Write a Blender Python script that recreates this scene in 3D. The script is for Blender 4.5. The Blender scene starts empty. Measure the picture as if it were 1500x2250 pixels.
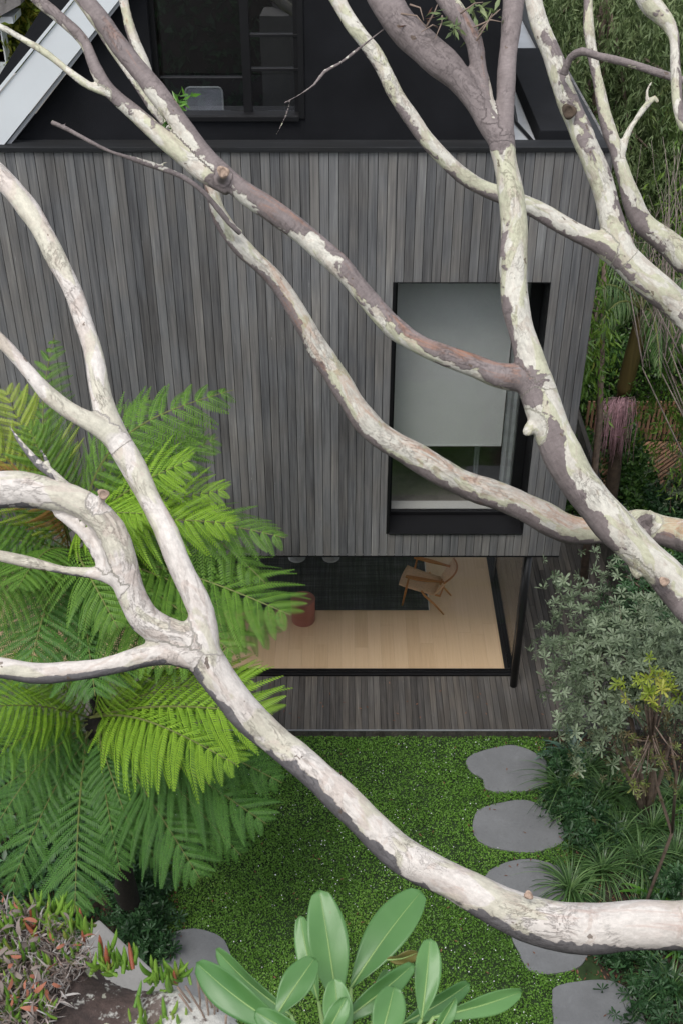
import bpy, math, random
import numpy as np
from mathutils import Vector, Matrix
from mathutils.kdtree import KDTree

random.seed(7); rng = np.random.default_rng(7)
sc = bpy.context.scene
COL = sc.collection
R = math.radians

# ------------------------------------------------------------------ camera
F = 2582.0; TH = R(35.84); CZ = 12.36
CT, ST = math.cos(TH), math.sin(TH)
cd = bpy.data.cameras.new('camera'); cam = bpy.data.objects.new('camera', cd); COL.objects.link(cam)
cam.location = (0, 0, CZ); cam.rotation_euler = (R(90) - TH, 0, 0)
cd.sensor_fit = 'VERTICAL'; cd.sensor_height = 36; cd.sensor_width = 24; cd.lens = F / 2250 * 36
cd.clip_start = 0.05; cd.clip_end = 500
cd.dof.use_dof = True; cd.dof.focus_distance = 10.5; cd.dof.aperture_fstop = 20.0
sc.camera = cam
# ------------------------------------------------------------------ world, sun, exposure
EL, AZ = R(62), R(-25)
w = bpy.data.worlds.new('World'); sc.world = w; w.use_nodes = True
nt = w.node_tree; nt.nodes.clear()
sky = nt.nodes.new('ShaderNodeTexSky'); sky.sky_type = 'NISHITA'; sky.sun_disc = False
sky.sun_elevation = EL; sky.sun_rotation = AZ; sky.air_density = 1.0; sky.dust_density = 2.0; sky.ozone_density = 1.0
hs = nt.nodes.new('ShaderNodeHueSaturation'); hs.inputs['Saturation'].default_value = 0.30
bg = nt.nodes.new('ShaderNodeBackground'); bg.inputs['Strength'].default_value = 0.15
wo = nt.nodes.new('ShaderNodeOutputWorld')
nt.links.new(sky.outputs[0], hs.inputs['Color']); nt.links.new(hs.outputs[0], bg.inputs['Color']); nt.links.new(bg.outputs[0], wo.inputs['Surface'])
sl = bpy.data.lights.new('sun', 'SUN'); sl.energy = 1.1; sl.angle = R(25); sl.color = (1, .96, .9)
so = bpy.data.objects.new('sun', sl); COL.objects.link(so)
sd = Vector((math.sin(AZ) * math.cos(EL), -math.cos(AZ) * math.cos(EL) * 1.0, math.sin(EL)))   # towards the sun (behind the camera, left)
so.rotation_euler = sd.to_track_quat('Z', 'Y').to_euler()
sky.sun_rotation = math.atan2(sd.x, sd.y)
sc.view_settings.view_transform = 'Standard'; sc.view_settings.look = 'None'
sc.view_settings.exposure = 0.85; sc.view_settings.gamma = 1.0
sc.cycles.max_bounces = 8; sc.cycles.diffuse_bounces = 4; sc.cycles.glossy_bounces = 4
sc.cycles.transparent_max_bounces = 12; sc.cycles.transmission_bounces = 4
sc.cycles.use_denoising = True

# ------------------------------------------------------------------ pixel rays -> points of the place
def ray(u, v):
    a = (u - 750) / F; b = (v - 1125) / F
    return a, CT - b * ST, -ST - b * CT
def P(u, v, t):
    d = ray(u, v); return Vector((d[0] * t, d[1] * t, CZ + d[2] * t))
def PZ(u, v, z=0.0):
    d = ray(u, v); t = (z - CZ) / d[2]; return P(u, v, t)
def PY(u, v, y):
    d = ray(u, v); return P(u, v, y / d[1])

# ------------------------------------------------------------------ object helpers
def thing(name, label, cat, loc=(0, 0, 0), group=None):
    o = bpy.data.objects.new(name, None); COL.objects.link(o); o.location = loc
    o['label'] = label; o['category'] = cat
    if group: o['group'] = group
    o.empty_display_size = .2
    return o
def tag(o, label, cat, group=None):
    o['label'] = label; o['category'] = cat
    if group: o['group'] = group
    return o
def link(name, me, m, parent=None, smooth=False, kind=None):
    """me is in world coordinates; child keeps identity in the parent's space"""
    o = bpy.data.objects.new(name, me); COL.objects.link(o)
    for mm in (m if isinstance(m, (list, tuple)) else [m]): me.materials.append(mm)
    if smooth: me.polygons.foreach_set('use_smooth', np.ones(len(me.polygons), bool))
    if parent is not None:
        o.parent = parent
        o.location = -Vector(parent.location)
        if parent.parent is not None: o.location = (0, 0, 0)
    if kind: o['kind'] = kind
    return o
class MB:
    def __init__(s): s.v = []; s.f = []; s.r = []; s.m = []
    def add(s, vs, fs, r=None, m=0):
        n = len(s.v); s.v += [tuple(x) for x in vs]; r = random.random() if r is None else r
        for f in fs: s.f.append(tuple(i + n for i in f)); s.r.append(r); s.m.append(m)
    def box(s, x0, x1, y0, y1, z0, z1, r=None, m=0):
        vs = [(x0,y0,z0),(x1,y0,z0),(x1,y1,z0),(x0,y1,z0),(x0,y0,z1),(x1,y0,z1),(x1,y1,z1),(x0,y1,z1)]
        s.add(vs, [(0,3,2,1),(4,5,6,7),(0,1,5,4),(1,2,6,5),(2,3,7,6),(3,0,4,7)], r, m)
    def prism(s, pts, off, r=None, m=0):
        n = len(pts); off = Vector(off); a = [Vector(p) for p in pts]; b = [p + off for p in a]
        s.add(a + b, [tuple(range(n))[::-1], tuple(range(n, 2*n))] + [(i, (i+1)%n, (i+1)%n+n, i+n) for i in range(n)], r, m)
    def tube(s, pts, rad, n=10, r=None, m=0, flat=1.0, caps=True):
        pts = [Vector(p) for p in pts]; k = len(pts)
        rad = rad if hasattr(rad, '__len__') else [rad] * k
        vs = []; up = None
        for i, p in enumerate(pts):
            d = (pts[min(i+1,k-1)] - pts[max(i-1,0)]).normalized()
            if up is None:
                up = Vector((0,0,1)) if abs(d.z) < .9 else Vector((0,1,0))
            a = d.cross(up).normalized(); up = a.cross(d).normalized()
            for j in range(n):
                t = 2*math.pi*j/n; vs.append(p + a*math.cos(t)*rad[i] + up*math.sin(t)*rad[i]*flat)
        fs = [(i*n+j, i*n+(j+1)%n, (i+1)*n+(j+1)%n, (i+1)*n+j) for i in range(k-1) for j in range(n)]
        if caps: fs += [tuple(range(n))[::-1], tuple(range((k-1)*n, k*n))]
        s.add(vs, fs, r, m)
    def mesh(s, name='m'):
        me = bpy.data.meshes.new(name); me.from_pydata(s.v, [], s.f); me.update()
        a = me.attributes.new('rnd', 'FLOAT', 'FACE'); a.data.foreach_set('value', np.array(s.r, np.float32))
        if any(s.m): me.polygons.foreach_set('material_index', np.array(s.m, np.int32))
        return me
    def build(s, name, m, parent=None, smooth=False, kind=None, bevel=0):
        o = link(name, s.mesh(name), m, parent, smooth, kind)
        if bevel:
            b = o.modifiers.new('bevel', 'BEVEL'); b.width = bevel; b.segments = 2; b.limit_method = 'ANGLE'
        return o

def npmesh(name, V, Fc, rnd, mi=None):
    """V (n,3), Fc (m,k) quads or tris"""
    me = bpy.data.meshes.new(name); V = np.ascontiguousarray(V, np.float32); Fc = np.ascontiguousarray(Fc, np.int32)
    m, k = Fc.shape
    me.vertices.add(len(V)); me.vertices.foreach_set('co', V.ravel())
    me.loops.add(m*k); me.loops.foreach_set('vertex_index', Fc.ravel())
    me.polygons.add(m); me.polygons.foreach_set('loop_start', np.arange(0, m*k, k, dtype=np.int32))
    try: me.polygons.foreach_set('loop_total', np.full(m, k, np.int32))
    except Exception: pass
    me.update(calc_edges=True)
    a = me.attributes.new('rnd', 'FLOAT', 'FACE'); a.data.foreach_set('value', np.asarray(rnd, np.float32))
    if mi is not None: me.polygons.foreach_set('material_index', np.asarray(mi, np.int32))
    return me
def scatter(tv, tf, pos, X, N, scale, rnd=None):
    """copies of a template (x along leaf, z = leaf normal) at pos with direction X, normal ~N"""
    tv = np.asarray(tv, float); tf = np.asarray(tf); n = len(pos)
    X = X / np.linalg.norm(X, axis=1, keepdims=True)
    Y = np.cross(N, X); Y /= np.linalg.norm(Y, axis=1, keepdims=True) + 1e-9; Z = np.cross(X, Y)
    s = np.broadcast_to(np.asarray(scale, float).reshape(-1, 1) if np.ndim(scale) < 2 else scale, (n, 3)) if np.ndim(scale) else np.full((n, 3), scale)
    V = pos[:, None, :] + tv[None, :, 0:1]*X[:, None, :]*s[:, None, 0:1] + tv[None, :, 1:2]*Y[:, None, :]*s[:, None, 1:2] + tv[None, :, 2:3]*Z[:, None, :]*s[:, None, 2:3]
    Fc = tf[None] + (np.arange(n)*len(tv))[:, None, None]
    rnd = rng.random(n) if rnd is None else rnd
    return V.reshape(-1, 3), Fc.reshape(-1, tf.shape[1]), np.repeat(rnd, len(tf))
def merge(parts):
    Vs, Fs, Rs = [], [], []; k = 0
    for V, Fc, r in parts:
        Vs.append(V); Fs.append(Fc + k); Rs.append(r); k += len(V)
    return np.concatenate(Vs), np.concatenate(Fs), np.concatenate(Rs)
def rdir(n, bias=(0, 0, 0)):
    d = rng.normal(size=(n, 3)); d /= np.linalg.norm(d, axis=1, keepdims=True); d = d + np.asarray(bias)
    return d / (np.linalg.norm(d, axis=1, keepdims=True) + 1e-9)

LEAF = (np.array([(0,0,0),(.4,.5,.12),(1,0,-.05),(.4,-.5,.12)]), np.array([(0,2,1),(0,3,2)]))      # wide folded leaf (scale y for width)
def strap_tpl(n=6, bend=.9, w=.5):
    v = []; f = []
    for i in range(n+1):
        t = i/n; a = bend*t*t; x = t*(1-.25*a); z = -a*.45*t + .0; ww = w*(1-t**3)*(.6+.4*min(1, t*4)) + .002
        v += [(x, ww, z+.1*ww), (x, -ww, z+.1*ww)]
    for i in range(n): f.append((2*i, 2*i+1, 2*i+3, 2*i+2))
    return np.array(v), np.array(f)
# ------------------------------------------------------------------ material helpers
def newmat(name):
    m = bpy.data.materials.new(name); m.use_nodes = True; t = m.node_tree
    return m, t, t.nodes['Principled BSDF'], t.nodes['Material Output']
def N(t, typ, **kw):
    n = t.nodes.new(typ)
    for k, v in kw.items():
        if k.startswith('i_'): n.inputs[k[2:].replace('_', ' ')].default_value = v
        else: setattr(n, k, v)
    return n
def ramp(t, fac, stops, interp='LINEAR'):
    r = t.nodes.new('ShaderNodeValToRGB'); e = r.color_ramp; e.interpolation = interp
    while len(e.elements) < len(stops): e.elements.new(.5)
    for el, (p, c) in zip(e.elements, stops): el.position = p; el.color = (c[0], c[1], c[2], 1) if hasattr(c, '__len__') else (c, c, c, 1)
    t.links.new(fac, r.inputs[0]); return r.outputs[0]
def math_(t, op, a, b=0.0, c=None, clamp=False):
    n = t.nodes.new('ShaderNodeMath'); n.operation = op; n.use_clamp = clamp
    for i, x in enumerate((a, b) if c is None else (a, b, c)):
        if isinstance(x, (int, float)): n.inputs[i].default_value = x
        else: t.links.new(x, n.inputs[i])
    return n.outputs[0]
def mix(t, fac, a, b, mode='MIX'):
    n = t.nodes.new('ShaderNodeMix'); n.data_type = 'RGBA'; n.blend_type = mode
    for s, x in ((0, fac), (6, a), (7, b)):
        if isinstance(x, (int, float)): n.inputs[s].default_value = x
        elif isinstance(x, tuple): n.inputs[s].default_value = (x[0], x[1], x[2], 1)
        else: t.links.new(x, n.inputs[s])
    return n.outputs[2]
def coords(t, scale=(1, 1, 1), rnd=None):
    c = t.nodes.new('ShaderNodeNewGeometry'); m = t.nodes.new('ShaderNodeMapping'); m.inputs['Scale'].default_value = scale
    t.links.new(c.outputs['Position'], m.inputs['Vector'])
    if rnd is not None:
        cx = t.nodes.new('ShaderNodeCombineXYZ'); k = math_(t, 'MULTIPLY', rnd, 37.0)
        for i in range(3): t.links.new(k, cx.inputs[i])
        t.links.new(cx.outputs[0], m.inputs['Location'])
    return m.outputs[0]
def noise(t, vec, scale, detail=4, rough=.55, dist=0.0, out=0):
    n = t.nodes.new('ShaderNodeTexNoise'); n.inputs['Scale'].default_value = scale; n.inputs['Detail'].default_value = detail
    n.inputs['Roughness'].default_value = rough; n.inputs['Distortion'].default_value = dist
    t.links.new(vec, n.inputs['Vector']); return n.outputs[out]
def bump(t, bsdf, h, strength=.3, dist=.01):
    b = t.nodes.new('ShaderNodeBump'); b.inputs['Strength'].default_value = strength; b.inputs['Distance'].default_value = dist
    t.links.new(h, b.inputs['Height']); t.links.new(b.outputs[0], bsdf.inputs['Normal'])
def attr(t, name):
    a = t.nodes.new('ShaderNodeAttribute'); a.attribute_name = name; return a.outputs['Fac']
def plain(name, c, rough=.5, var=.15, scale=6, bmp=0.0, bscale=60, metal=0.0, spec=.5):
    m, t, b, o = newmat(name); co = coords(t); n = noise(t, co, scale, 5)
    t.links.new(ramp(t, n, [(.3, tuple(x*(1-var) for x in c)), (.7, tuple(min(1, x*(1+var)) for x in c))]), b.inputs['Base Color'])
    b.inputs['Roughness'].default_value = rough; b.inputs['Metallic'].default_value = metal; b.inputs['Specular IOR Level'].default_value = spec
    if bmp: bump(t, b, noise(t, co, bscale, 4), bmp, .005)
    return m
def leafmat(name, stops, rough=.45, trans=.3, spec=.5, nscale=0.0):
    m, t, b, o = newmat(name); r = attr(t, 'rnd')
    if nscale:
        n2 = noise(t, coords(t), nscale, 2); r = math_(t, 'ADD', math_(t, 'MULTIPLY', r, .55), math_(t, 'MULTIPLY', math_(t, 'SUBTRACT', n2, .28), 1.0), clamp=True)
    c = ramp(t, r, stops)
    t.links.new(c, b.inputs['Base Color']); b.inputs['Roughness'].default_value = rough; b.inputs['Specular IOR Level'].default_value = spec
    tr = t.nodes.new('ShaderNodeBsdfTranslucent'); hv = t.nodes.new('ShaderNodeHueSaturation'); hv.inputs['Value'].default_value = 1.3
    t.links.new(c, hv.inputs['Color']); t.links.new(hv.outputs[0], tr.inputs['Color'])
    mx = t.nodes.new('ShaderNodeMixShader'); mx.inputs[0].default_value = trans
    t.links.new(b.outputs[0], mx.inputs[1]); t.links.new(tr.outputs[0], mx.inputs[2]); t.links.new(mx.outputs[0], o.inputs['Surface'])
    return m
def boardmat(name, stops, axis, rough=.75, streak=.7, spec=.3):
    """weathered timber: tone per board, grain stretched along the board, blotches, pale scuffs"""
    m, t, b, o = newmat(name); r = attr(t, 'rnd')
    s1 = [34, 34, 34]; s1[axis] = 1.3; s2 = [9, 9, 9]; s2[axis] = .7
    g = noise(t, coords(t, tuple(s1), r), 1, 6, .65); bl = noise(t, coords(t, tuple(s2), r), 1, 4, .6, .4)
    f = math_(t, 'ADD', math_(t, 'ADD', math_(t, 'MULTIPLY', r, .36), .12), math_(t, 'ADD', math_(t, 'MULTIPLY', math_(t, 'SUBTRACT', g, .5), 1.25), math_(t, 'MULTIPLY', math_(t, 'SUBTRACT', bl, .3), streak)), clamp=True)
    c = ramp(t, f, stops)
    c = mix(t, ramp(t, noise(t, coords(t, (1.4, 1.4, 1.4), r), 1, 2), [(.4, 0), (.62, 1)]), c, mix(t, 1.0, c, (1.05, 1.0, .94), 'MULTIPLY'))
    s3 = [120, 120, 120]; s3[axis] = 6
    sc_ = ramp(t, noise(t, coords(t, tuple(s3), r), 1, 3, .7), [(.66, 0), (.74, 1)])
    blz = ramp(t, noise(t, coords(t, (2.5, 2.5, 1.2), r), 1, 2), [(.55, 0), (.7, 1)])
    c = mix(t, math_(t, 'MULTIPLY', math_(t, 'MULTIPLY', sc_, blz), .85), c, tuple(min(1, x*1.7+.04) for x in stops[-1][1]))
    big = noise(t, coords(t, (.55, .55, .4)), 1, 3)
    c = mix(t, .6, c, ramp(t, big, [(.35, .72), (.65, 1.18)]), 'MULTIPLY')
    t.links.new(c, b.inputs['Base Color']); b.inputs['Roughness'].default_value = rough; b.inputs['Specular IOR Level'].default_value = spec
    s4 = [14, 14, 14]; s4[axis] = 190
    saw = noise(t, coords(t, tuple(s4), r), 1, 2)
    bump(t, b, math_(t, 'ADD', g, math_(t, 'MULTIPLY', saw, .35)), .45, .004)
    return m

def barkmat(name, cream, white, dark1, dark2, rustc, pscale=5.0):
    """shedding bark: old mauve-grey plates, two ages of pale new bark, rust streaks, veins, specks"""
    m, t, b, o = newmat(name); dk = attr(t, 'dark'); ru = attr(t, 'rust')
    a = t.nodes.new('ShaderNodeAttribute'); a.attribute_name = 'bk'
    def bc(sx, sy): 
        mp = t.nodes.new('ShaderNodeMapping'); mp.inputs['Scale'].default_value = (sx, sy, sy); t.links.new(a.outputs['Vector'], mp.inputs['Vector']); return mp.outputs[0]
    co = bc(1, 1)
    n1 = noise(t, bc(.5, 1), pscale, 2, .45, .5); n2 = noise(t, bc(.7, 1), pscale*3.3, 2, .4, .6); n3 = noise(t, co, pscale*9, 2, .5, .6)
    nn = math_(t, 'ADD', math_(t, 'MULTIPLY', n1, .66), math_(t, 'ADD', math_(t, 'MULTIPLY', n2, .27), math_(t, 'MULTIPLY', n3, .07)))
    f = math_(t, 'ADD', nn, dk)
    pat = ramp(t, f, [(.552, 0), (.560, 1)])
    rim = ramp(t, f, [(.536, 0), (.551, 1), (.562, 0)])
    # pale bark of two ages, edge is a flake line too
    ag = math_(t, 'ADD', math_(t, 'MULTIPLY', noise(t, bc(.45, 1), pscale*1.7, 3, .5, .8), 1.0), math_(t, 'MULTIPLY', ru, .10))
    age = ramp(t, ag, [(.47, 0), (.50, 1)]); age2 = ramp(t, noise(t, bc(.6, 1), pscale*2.6, 3, .55, 1.0), [(.56, 0), (.585, 1)])
    light = mix(t, age, cream, white); light = mix(t, math_(t, 'MULTIPLY', age2, .5), light, tuple(x*y for x, y in zip(white, (.80, .72, .68))))
    blot = ramp(t, noise(t, bc(.35, 1), 11, 6, .75), [(.48, 0), (.75, 1)])
    light = mix(t, math_(t, 'MULTIPLY', blot, .45), light, (.30, .22, .19))
    vein = ramp(t, noise(t, bc(.45, 1), 8, 6, .75, 1.8), [(.480, 0), (.5, 1), (.520, 0)])
    vz = ramp(t, noise(t, co, 2.2, 2), [(.46, 0), (.60, 1)])
    light = mix(t, math_(t, 'MULTIPLY', math_(t, 'MULTIPLY', vein, vz), .38), light, (.24, .17, .14))
    mott = ramp(t, noise(t, bc(.6, 1), 45, 6, .8), [(.3, .74), (.7, 1.12)]); light = mix(t, 1.0, light, mott, 'MULTIPLY')
    dark = ramp(t, noise(t, bc(.4, 1), 6, 6, .7), [(.3, dark1), (.7, dark2)])
    dark = mix(t, .7, dark, ramp(t, noise(t, bc(1.6, .5), 42, 5, .7), [(.3, .72), (.7, 1.2)]), 'MULTIPLY')
    rn = noise(t, bc(.25, 1.2), 12, 6, .7, .6)
    rf = ramp(t, math_(t, 'ADD', math_(t, 'MULTIPLY', rn, .8), math_(t, 'MULTIPLY', ru, .55)), [(.58, 0), (.80, 1)])
    light = mix(t, math_(t, 'MULTIPLY', rf, .75), light, rustc); dark = mix(t, math_(t, 'MULTIPLY', rf, .8), dark, rustc)
    c = mix(t, pat, light, dark); c = mix(t, math_(t, 'MULTIPLY', rim, .30), c, (.12, .09, .07))
    vo = t.nodes.new('ShaderNodeTexVoronoi'); vo.inputs['Scale'].default_value = 15
    wv = t.nodes.new('ShaderNodeVectorMath'); wv.operation = 'ADD'; sc_ = t.nodes.new('ShaderNodeVectorMath'); sc_.operation = 'SCALE'; sc_.inputs['Scale'].default_value = .05
    nz = t.nodes.new('ShaderNodeTexNoise'); nz.inputs['Scale'].default_value = 26; t.links.new(co, nz.inputs['Vector'])
    t.links.new(nz.outputs['Color'], sc_.inputs[0]); t.links.new(bc(.6, 1), wv.inputs[0]); t.links.new(sc_.outputs[0], wv.inputs[1]); t.links.new(wv.outputs[0], vo.inputs['Vector'])
    sx = t.nodes.new('ShaderNodeSeparateColor'); t.links.new(vo.outputs['Color'], sx.inputs[0])
    rad = math_(t, 'MULTIPLY', math_(t, 'SUBTRACT', sx.outputs[0], .70), .80)
    spot = ramp(t, math_(t, 'SUBTRACT', rad, vo.outputs['Distance']), [(.0, 0), (.03, 1)])
    c = mix(t, math_(t, 'MULTIPLY', spot, .75), c, (.10, .07, .05))
    t.links.new(c, b.inputs['Base Color']); b.inputs['Roughness'].default_value = .7; b.inputs['Specular IOR Level'].default_value = .22
    wr = noise(t, bc(3.0, .35), 9, 4, .6, .4)      # creases across the limb
    wz = ramp(t, noise(t, co, 1.6, 1), [(.5, 0), (.66, 1)])
    h = math_(t, 'ADD', math_(t, 'MULTIPLY', noise(t, bc(.5, 1), 20, 6, .65), .7), math_(t, 'ADD', math_(t, 'MULTIPLY', pat, .5), math_(t, 'ADD', math_(t, 'MULTIPLY', age, -.18), math_(t, 'ADD', math_(t, 'MULTIPLY', math_(t, 'MULTIPLY', vein, vz), -.5), math_(t, 'MULTIPLY', math_(t, 'MULTIPLY', wr, wz), 1.1)))))
    bump(t, b, h, .7, .012)
    return m

def glassmat(name, tint=(.93, .96, .95), refl=1.0):
    m, t, b, o = newmat(name); t.nodes.remove(b)
    tr = N(t, 'ShaderNodeBsdfTransparent'); tr.inputs[0].default_value = (*tint, 1)
    gl = N(t, 'ShaderNodeBsdfGlossy'); gl.inputs['Roughness'].default_value = .01; gl.inputs['Color'].default_value = (.95, .97, 1, 1)
    lw = N(t, 'ShaderNodeLayerWeight'); fres = math_(t, 'ADD', math_(t, 'MULTIPLY', math_(t, 'POWER', lw.outputs['Facing'], 4.0), .85), .045)
    wv = noise(t, coords(t), .9, 2); bn = N(t, 'ShaderNodeBump'); bn.inputs['Strength'].default_value = .06; bn.inputs['Distance'].default_value = .05
    t.links.new(wv, bn.inputs['Height']); t.links.new(bn.outputs[0], gl.inputs['Normal'])
    mx = N(t, 'ShaderNodeMixShader'); t.links.new(math_(t, 'MULTIPLY', fres, refl, clamp=True), mx.inputs[0])
    t.links.new(tr.outputs[0], mx.inputs[1]); t.links.new(gl.outputs[0], mx.inputs[2]); t.links.new(mx.outputs[0], o.inputs['Surface'])
    return m

M = {}
M['facade'] = boardmat('weathered_cladding', [(0, (.060,.061,.065)), (.35, (.125,.126,.130)), (.7, (.200,.200,.200)), (1, (.34,.34,.33))], 2)
M['deck'] = boardmat('weathered_decking', [(0, (.030,.028,.027)), (.4, (.074,.069,.065)), (.75, (.125,.117,.108)), (1, (.22,.21,.19))], 1)
M['capmetal'] = boardmat('dark_cap_timber', [(0, (.006,.007,.008)), (.5, (.014,.015,.017)), (1, (.05,.053,.058))], 0)
M['black'] = plain('black_metal', (.006, .006, .007), .5, .2, 8, .05, 80, spec=.3)
M['stucco'] = plain('charcoal_render', (.0105, .0110, .0130), .9, .25, 1.8, .5, 160, spec=.15)
M['whitemetal'] = plain('white_painted_metal', (.62, .65, .67), .5, .05, 1.2, .04, 30)
M['greymetal'] = plain('grey_flashing', (.30, .31, .33), .5, .08, 3)
M['roofpale'] = plain('pale_roof_sheet', (.42, .44, .46), .6, .1, 3, .1, 50)
M['plaster'] = plain('interior_plaster', (.72, .71, .68), .8, .03, 2)
M['steel'] = plain('satin_black_steel', (.010, .010, .011), .32, .3, 30, .06, 120)
M['rug_edge'] = plain('rug_binding', (.6, .58, .55), .9)
M['soil'] = plain('garden_soil', (.035, .026, .018), .95, .5, 3, .8, 40)
M['stone'] = None

def oakmat():
    m, t, b, o = newmat('oak_floorboards'); r = attr(t, 'rnd')
    g = noise(t, coords(t, (45, 1.5, 45), r), 1, 6, .6, .6)
    f = math_(t, 'ADD', math_(t, 'ADD', math_(t, 'MULTIPLY', r, .28), .1), math_(t, 'MULTIPLY', g, .55))
    c = ramp(t, f, [(.2, (.49, .335, .20)), (.5, (.60, .425, .265)), (.85, (.69, .51, .34))])
    k = ramp(t, noise(t, coords(t, (5, 2.5, 5), r), 1, 2, .5), [(.76, 0), (.82, 1)])
    c = mix(t, math_(t, 'MULTIPLY', k, .4), c, (.22, .17, .13))
    t.links.new(c, b.inputs['Base Color']); b.inputs['Roughness'].default_value = .5; bump(t, b, g, .1, .002); return m
M['oak'] = oakmat()
def rugmat():
    m, t, b, o = newmat('woven_rug')
    x = noise(t, coords(t, (38, 1.2, 1)), 1, 3, .6); y = noise(t, coords(t, (1.2, 38, 1)), 1, 3, .6)
    x2 = noise(t, coords(t, (7, .8, 1)), 1, 2); y2 = noise(t, coords(t, (.8, 7, 1)), 1, 2)
    s = math_(t, 'MULTIPLY', math_(t, 'ADD', math_(t, 'ADD', x, y), math_(t, 'MULTIPLY', math_(t, 'ADD', x2, y2), .5)), .333)
    c = ramp(t, s, [(.38, (.020, .021, .026)), (.5, (.045, .046, .054)), (.6, (.10, .10, .11)), (.68, (.2, .2, .2))])
    t.links.new(c, b.inputs['Base Color']); b.inputs['Roughness'].default_value = .95; bump(t, b, s, .6, .01); return m
M['rug'] = rugmat()
def stonemat(name, c, lich=0.0):
    m, t, b, o = newmat(name); co = coords(t)
    n = noise(t, co, 2.2, 5, .6); n2 = noise(t, co, 30, 5, .7)
    col = ramp(t, n, [(.3, tuple(x*.86 for x in c)), (.7, tuple(x*1.12 for x in c))])
    col = mix(t, .5, col, ramp(t, n2, [(.3, .85), (.7, 1.12)]), 'MULTIPLY')
    st = ramp(t, noise(t, co, 11, 4, .7), [(.62, 0), (.7, 1)]); col = mix(t, math_(t, 'MULTIPLY', st, .30), col, tuple(x*.45 for x in c)); st2 = ramp(t, noise(t, co, 3.5, 6, .75, .5), [(.55, 0), (.68, 1)]); col = mix(t, math_(t, 'MULTIPLY', st2, .30), col, tuple(x*1.45 for x in c)); pk = ramp(t, noise(t, co, 90, 2, .5), [(.70, 0), (.74, 1)]); col = mix(t, math_(t, 'MULTIPLY', pk, .6), col, (.04, .035, .03))
    t.links.new(col, b.inputs['Base Color']); b.inputs['Roughness'].default_value = .8; b.inputs['Specular IOR Level'].default_value = .3
    bump(t, b, n2, .35, .006); return m
M['paver'] = stonemat('bluestone_paver', (.18, .186, .194))
M['concrete'] = stonemat('weathered_concrete', (.19, .185, .175))
def rockmat():
    m, t, b, o = newmat('lichen_sandstone'); co = coords(t)
    c = ramp(t, noise(t, co, 3, 6, .7), [(.33, (.022, .016, .015)), (.5, (.065, .043, .037)), (.66, (.15, .12, .105))])
    c = mix(t, .7, c, ramp(t, noise(t, co, 60, 5, .7), [(.3, .6), (.7, 1.3)]), 'MULTIPLY')
    vo = N(t, 'ShaderNodeTexVoronoi'); vo.inputs['Scale'].default_value = 17
    wv = N(t, 'ShaderNodeVectorMath', operation='ADD'); s = N(t, 'ShaderNodeVectorMath', operation='SCALE'); s.inputs['Scale'].default_value = .04
    nz = N(t, 'ShaderNodeTexNoise'); nz.inputs['Scale'].default_value = 40; t.links.new(co, nz.inputs['Vector'])
    t.links.new(nz.outputs['Color'], s.inputs[0]); t.links.new(co, wv.inputs[0]); t.links.new(s.outputs[0], wv.inputs[1]); t.links.new(wv.outputs[0], vo.inputs['Vector'])
    sx = N(t, 'ShaderNodeSeparateColor'); t.links.new(vo.outputs['Color'], sx.inputs[0])
    rad = math_(t, 'MULTIPLY', math_(t, 'SUBTRACT', sx.outputs[0], .42), .75)
    lp = ramp(t, math_(t, 'SUBTRACT', rad, vo.outputs['Distance']), [(.0, 0), (.03, 1)])
    vo2 = N(t, 'ShaderNodeTexVoronoi'); vo2.inputs['Scale'].default_value = 60; t.links.new(wv.outputs[0], vo2.inputs['Vector']); s2 = N(t, 'ShaderNodeSeparateColor'); t.links.new(vo2.outputs['Color'], s2.inputs[0])
    lp2 = ramp(t, math_(t, 'SUBTRACT', math_(t, 'MULTIPLY', math_(t, 'SUBTRACT', s2.outputs[0], .72), 1.1), vo2.outputs['Distance']), [(.0, 0), (.05, 1)])
    c = mix(t, math_(t, 'MULTIPLY', lp2, .7), c, (.40, .40, .33)); c = mix(t, math_(t, 'MULTIPLY', lp, .85), c, mix(t, noise(t, co, 45, 3), (.30, .31, .22), (.52, .52, .40)))
    # large crust of pale lichen
    cr = ramp(t, math_(t, 'ADD', noise(t, co, 4, 6, .75), attr(t, 'pale')), [(.60, 0), (.64, 1)])
    c = mix(t, math_(t, 'MULTIPLY', cr, .85), c, (.52, .52, .48))
    t.links.new(c, b.inputs['Base Color']); b.inputs['Roughness'].default_value = .9
    bump(t, b, math_(t, 'ADD', noise(t, co, 9, 8, .8), math_(t, 'MULTIPLY', noise(t, co, 90, 4), .3)), .8, .012); return m
M['rock'] = rockmat()
M['glass'] = glassmat('clear_glass', (.985, .988, .985), .45); M['glass_up'] = glassmat('tinted_glass', (.95, .955, .95), 1.5); M['glass_dark'] = glassmat('dark_tinted_glass', (.75, .75, .76), 2.6)
M['chairwood'] = boardmat('teak_frame', [(0, (.32, .13, .045)), (.5, (.52, .24, .09)), (1, (.66, .36, .16))], 0, .45, .3)
M['chairseat'] = plain('tan_woven_seat', (.66, .45, .30), .8, .12, 30, .4, 240)
M['terracotta'] = plain('terracotta_lacquer', (.33, .125, .10), .45, .06, 4)
M['offwhite'] = plain('offwhite_fabric', (.75, .75, .74), .8, .05, 20, .2, 150)
M['bark'] = barkmat('gum_bark', (.47, .465, .345), (.56, .54, .475), (.135, .112, .109), (.245, .208, .203), (.36, .16, .08), 4.0)
M['bark_w'] = barkmat('white_gum_bark', (.52, .495, .41), (.60, .56, .52), (.110, .103, .106), (.175, .167, .170), (.36, .20, .15), 3.0)
M['twig'] = plain('twig_bark', (.19, .14, .11), .8, .35, 14, .3, 80)
M['darktrunk'] = plain('dark_trunk', (.07, .05, .035), .95, .4, 12, .9, 40)
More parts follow.
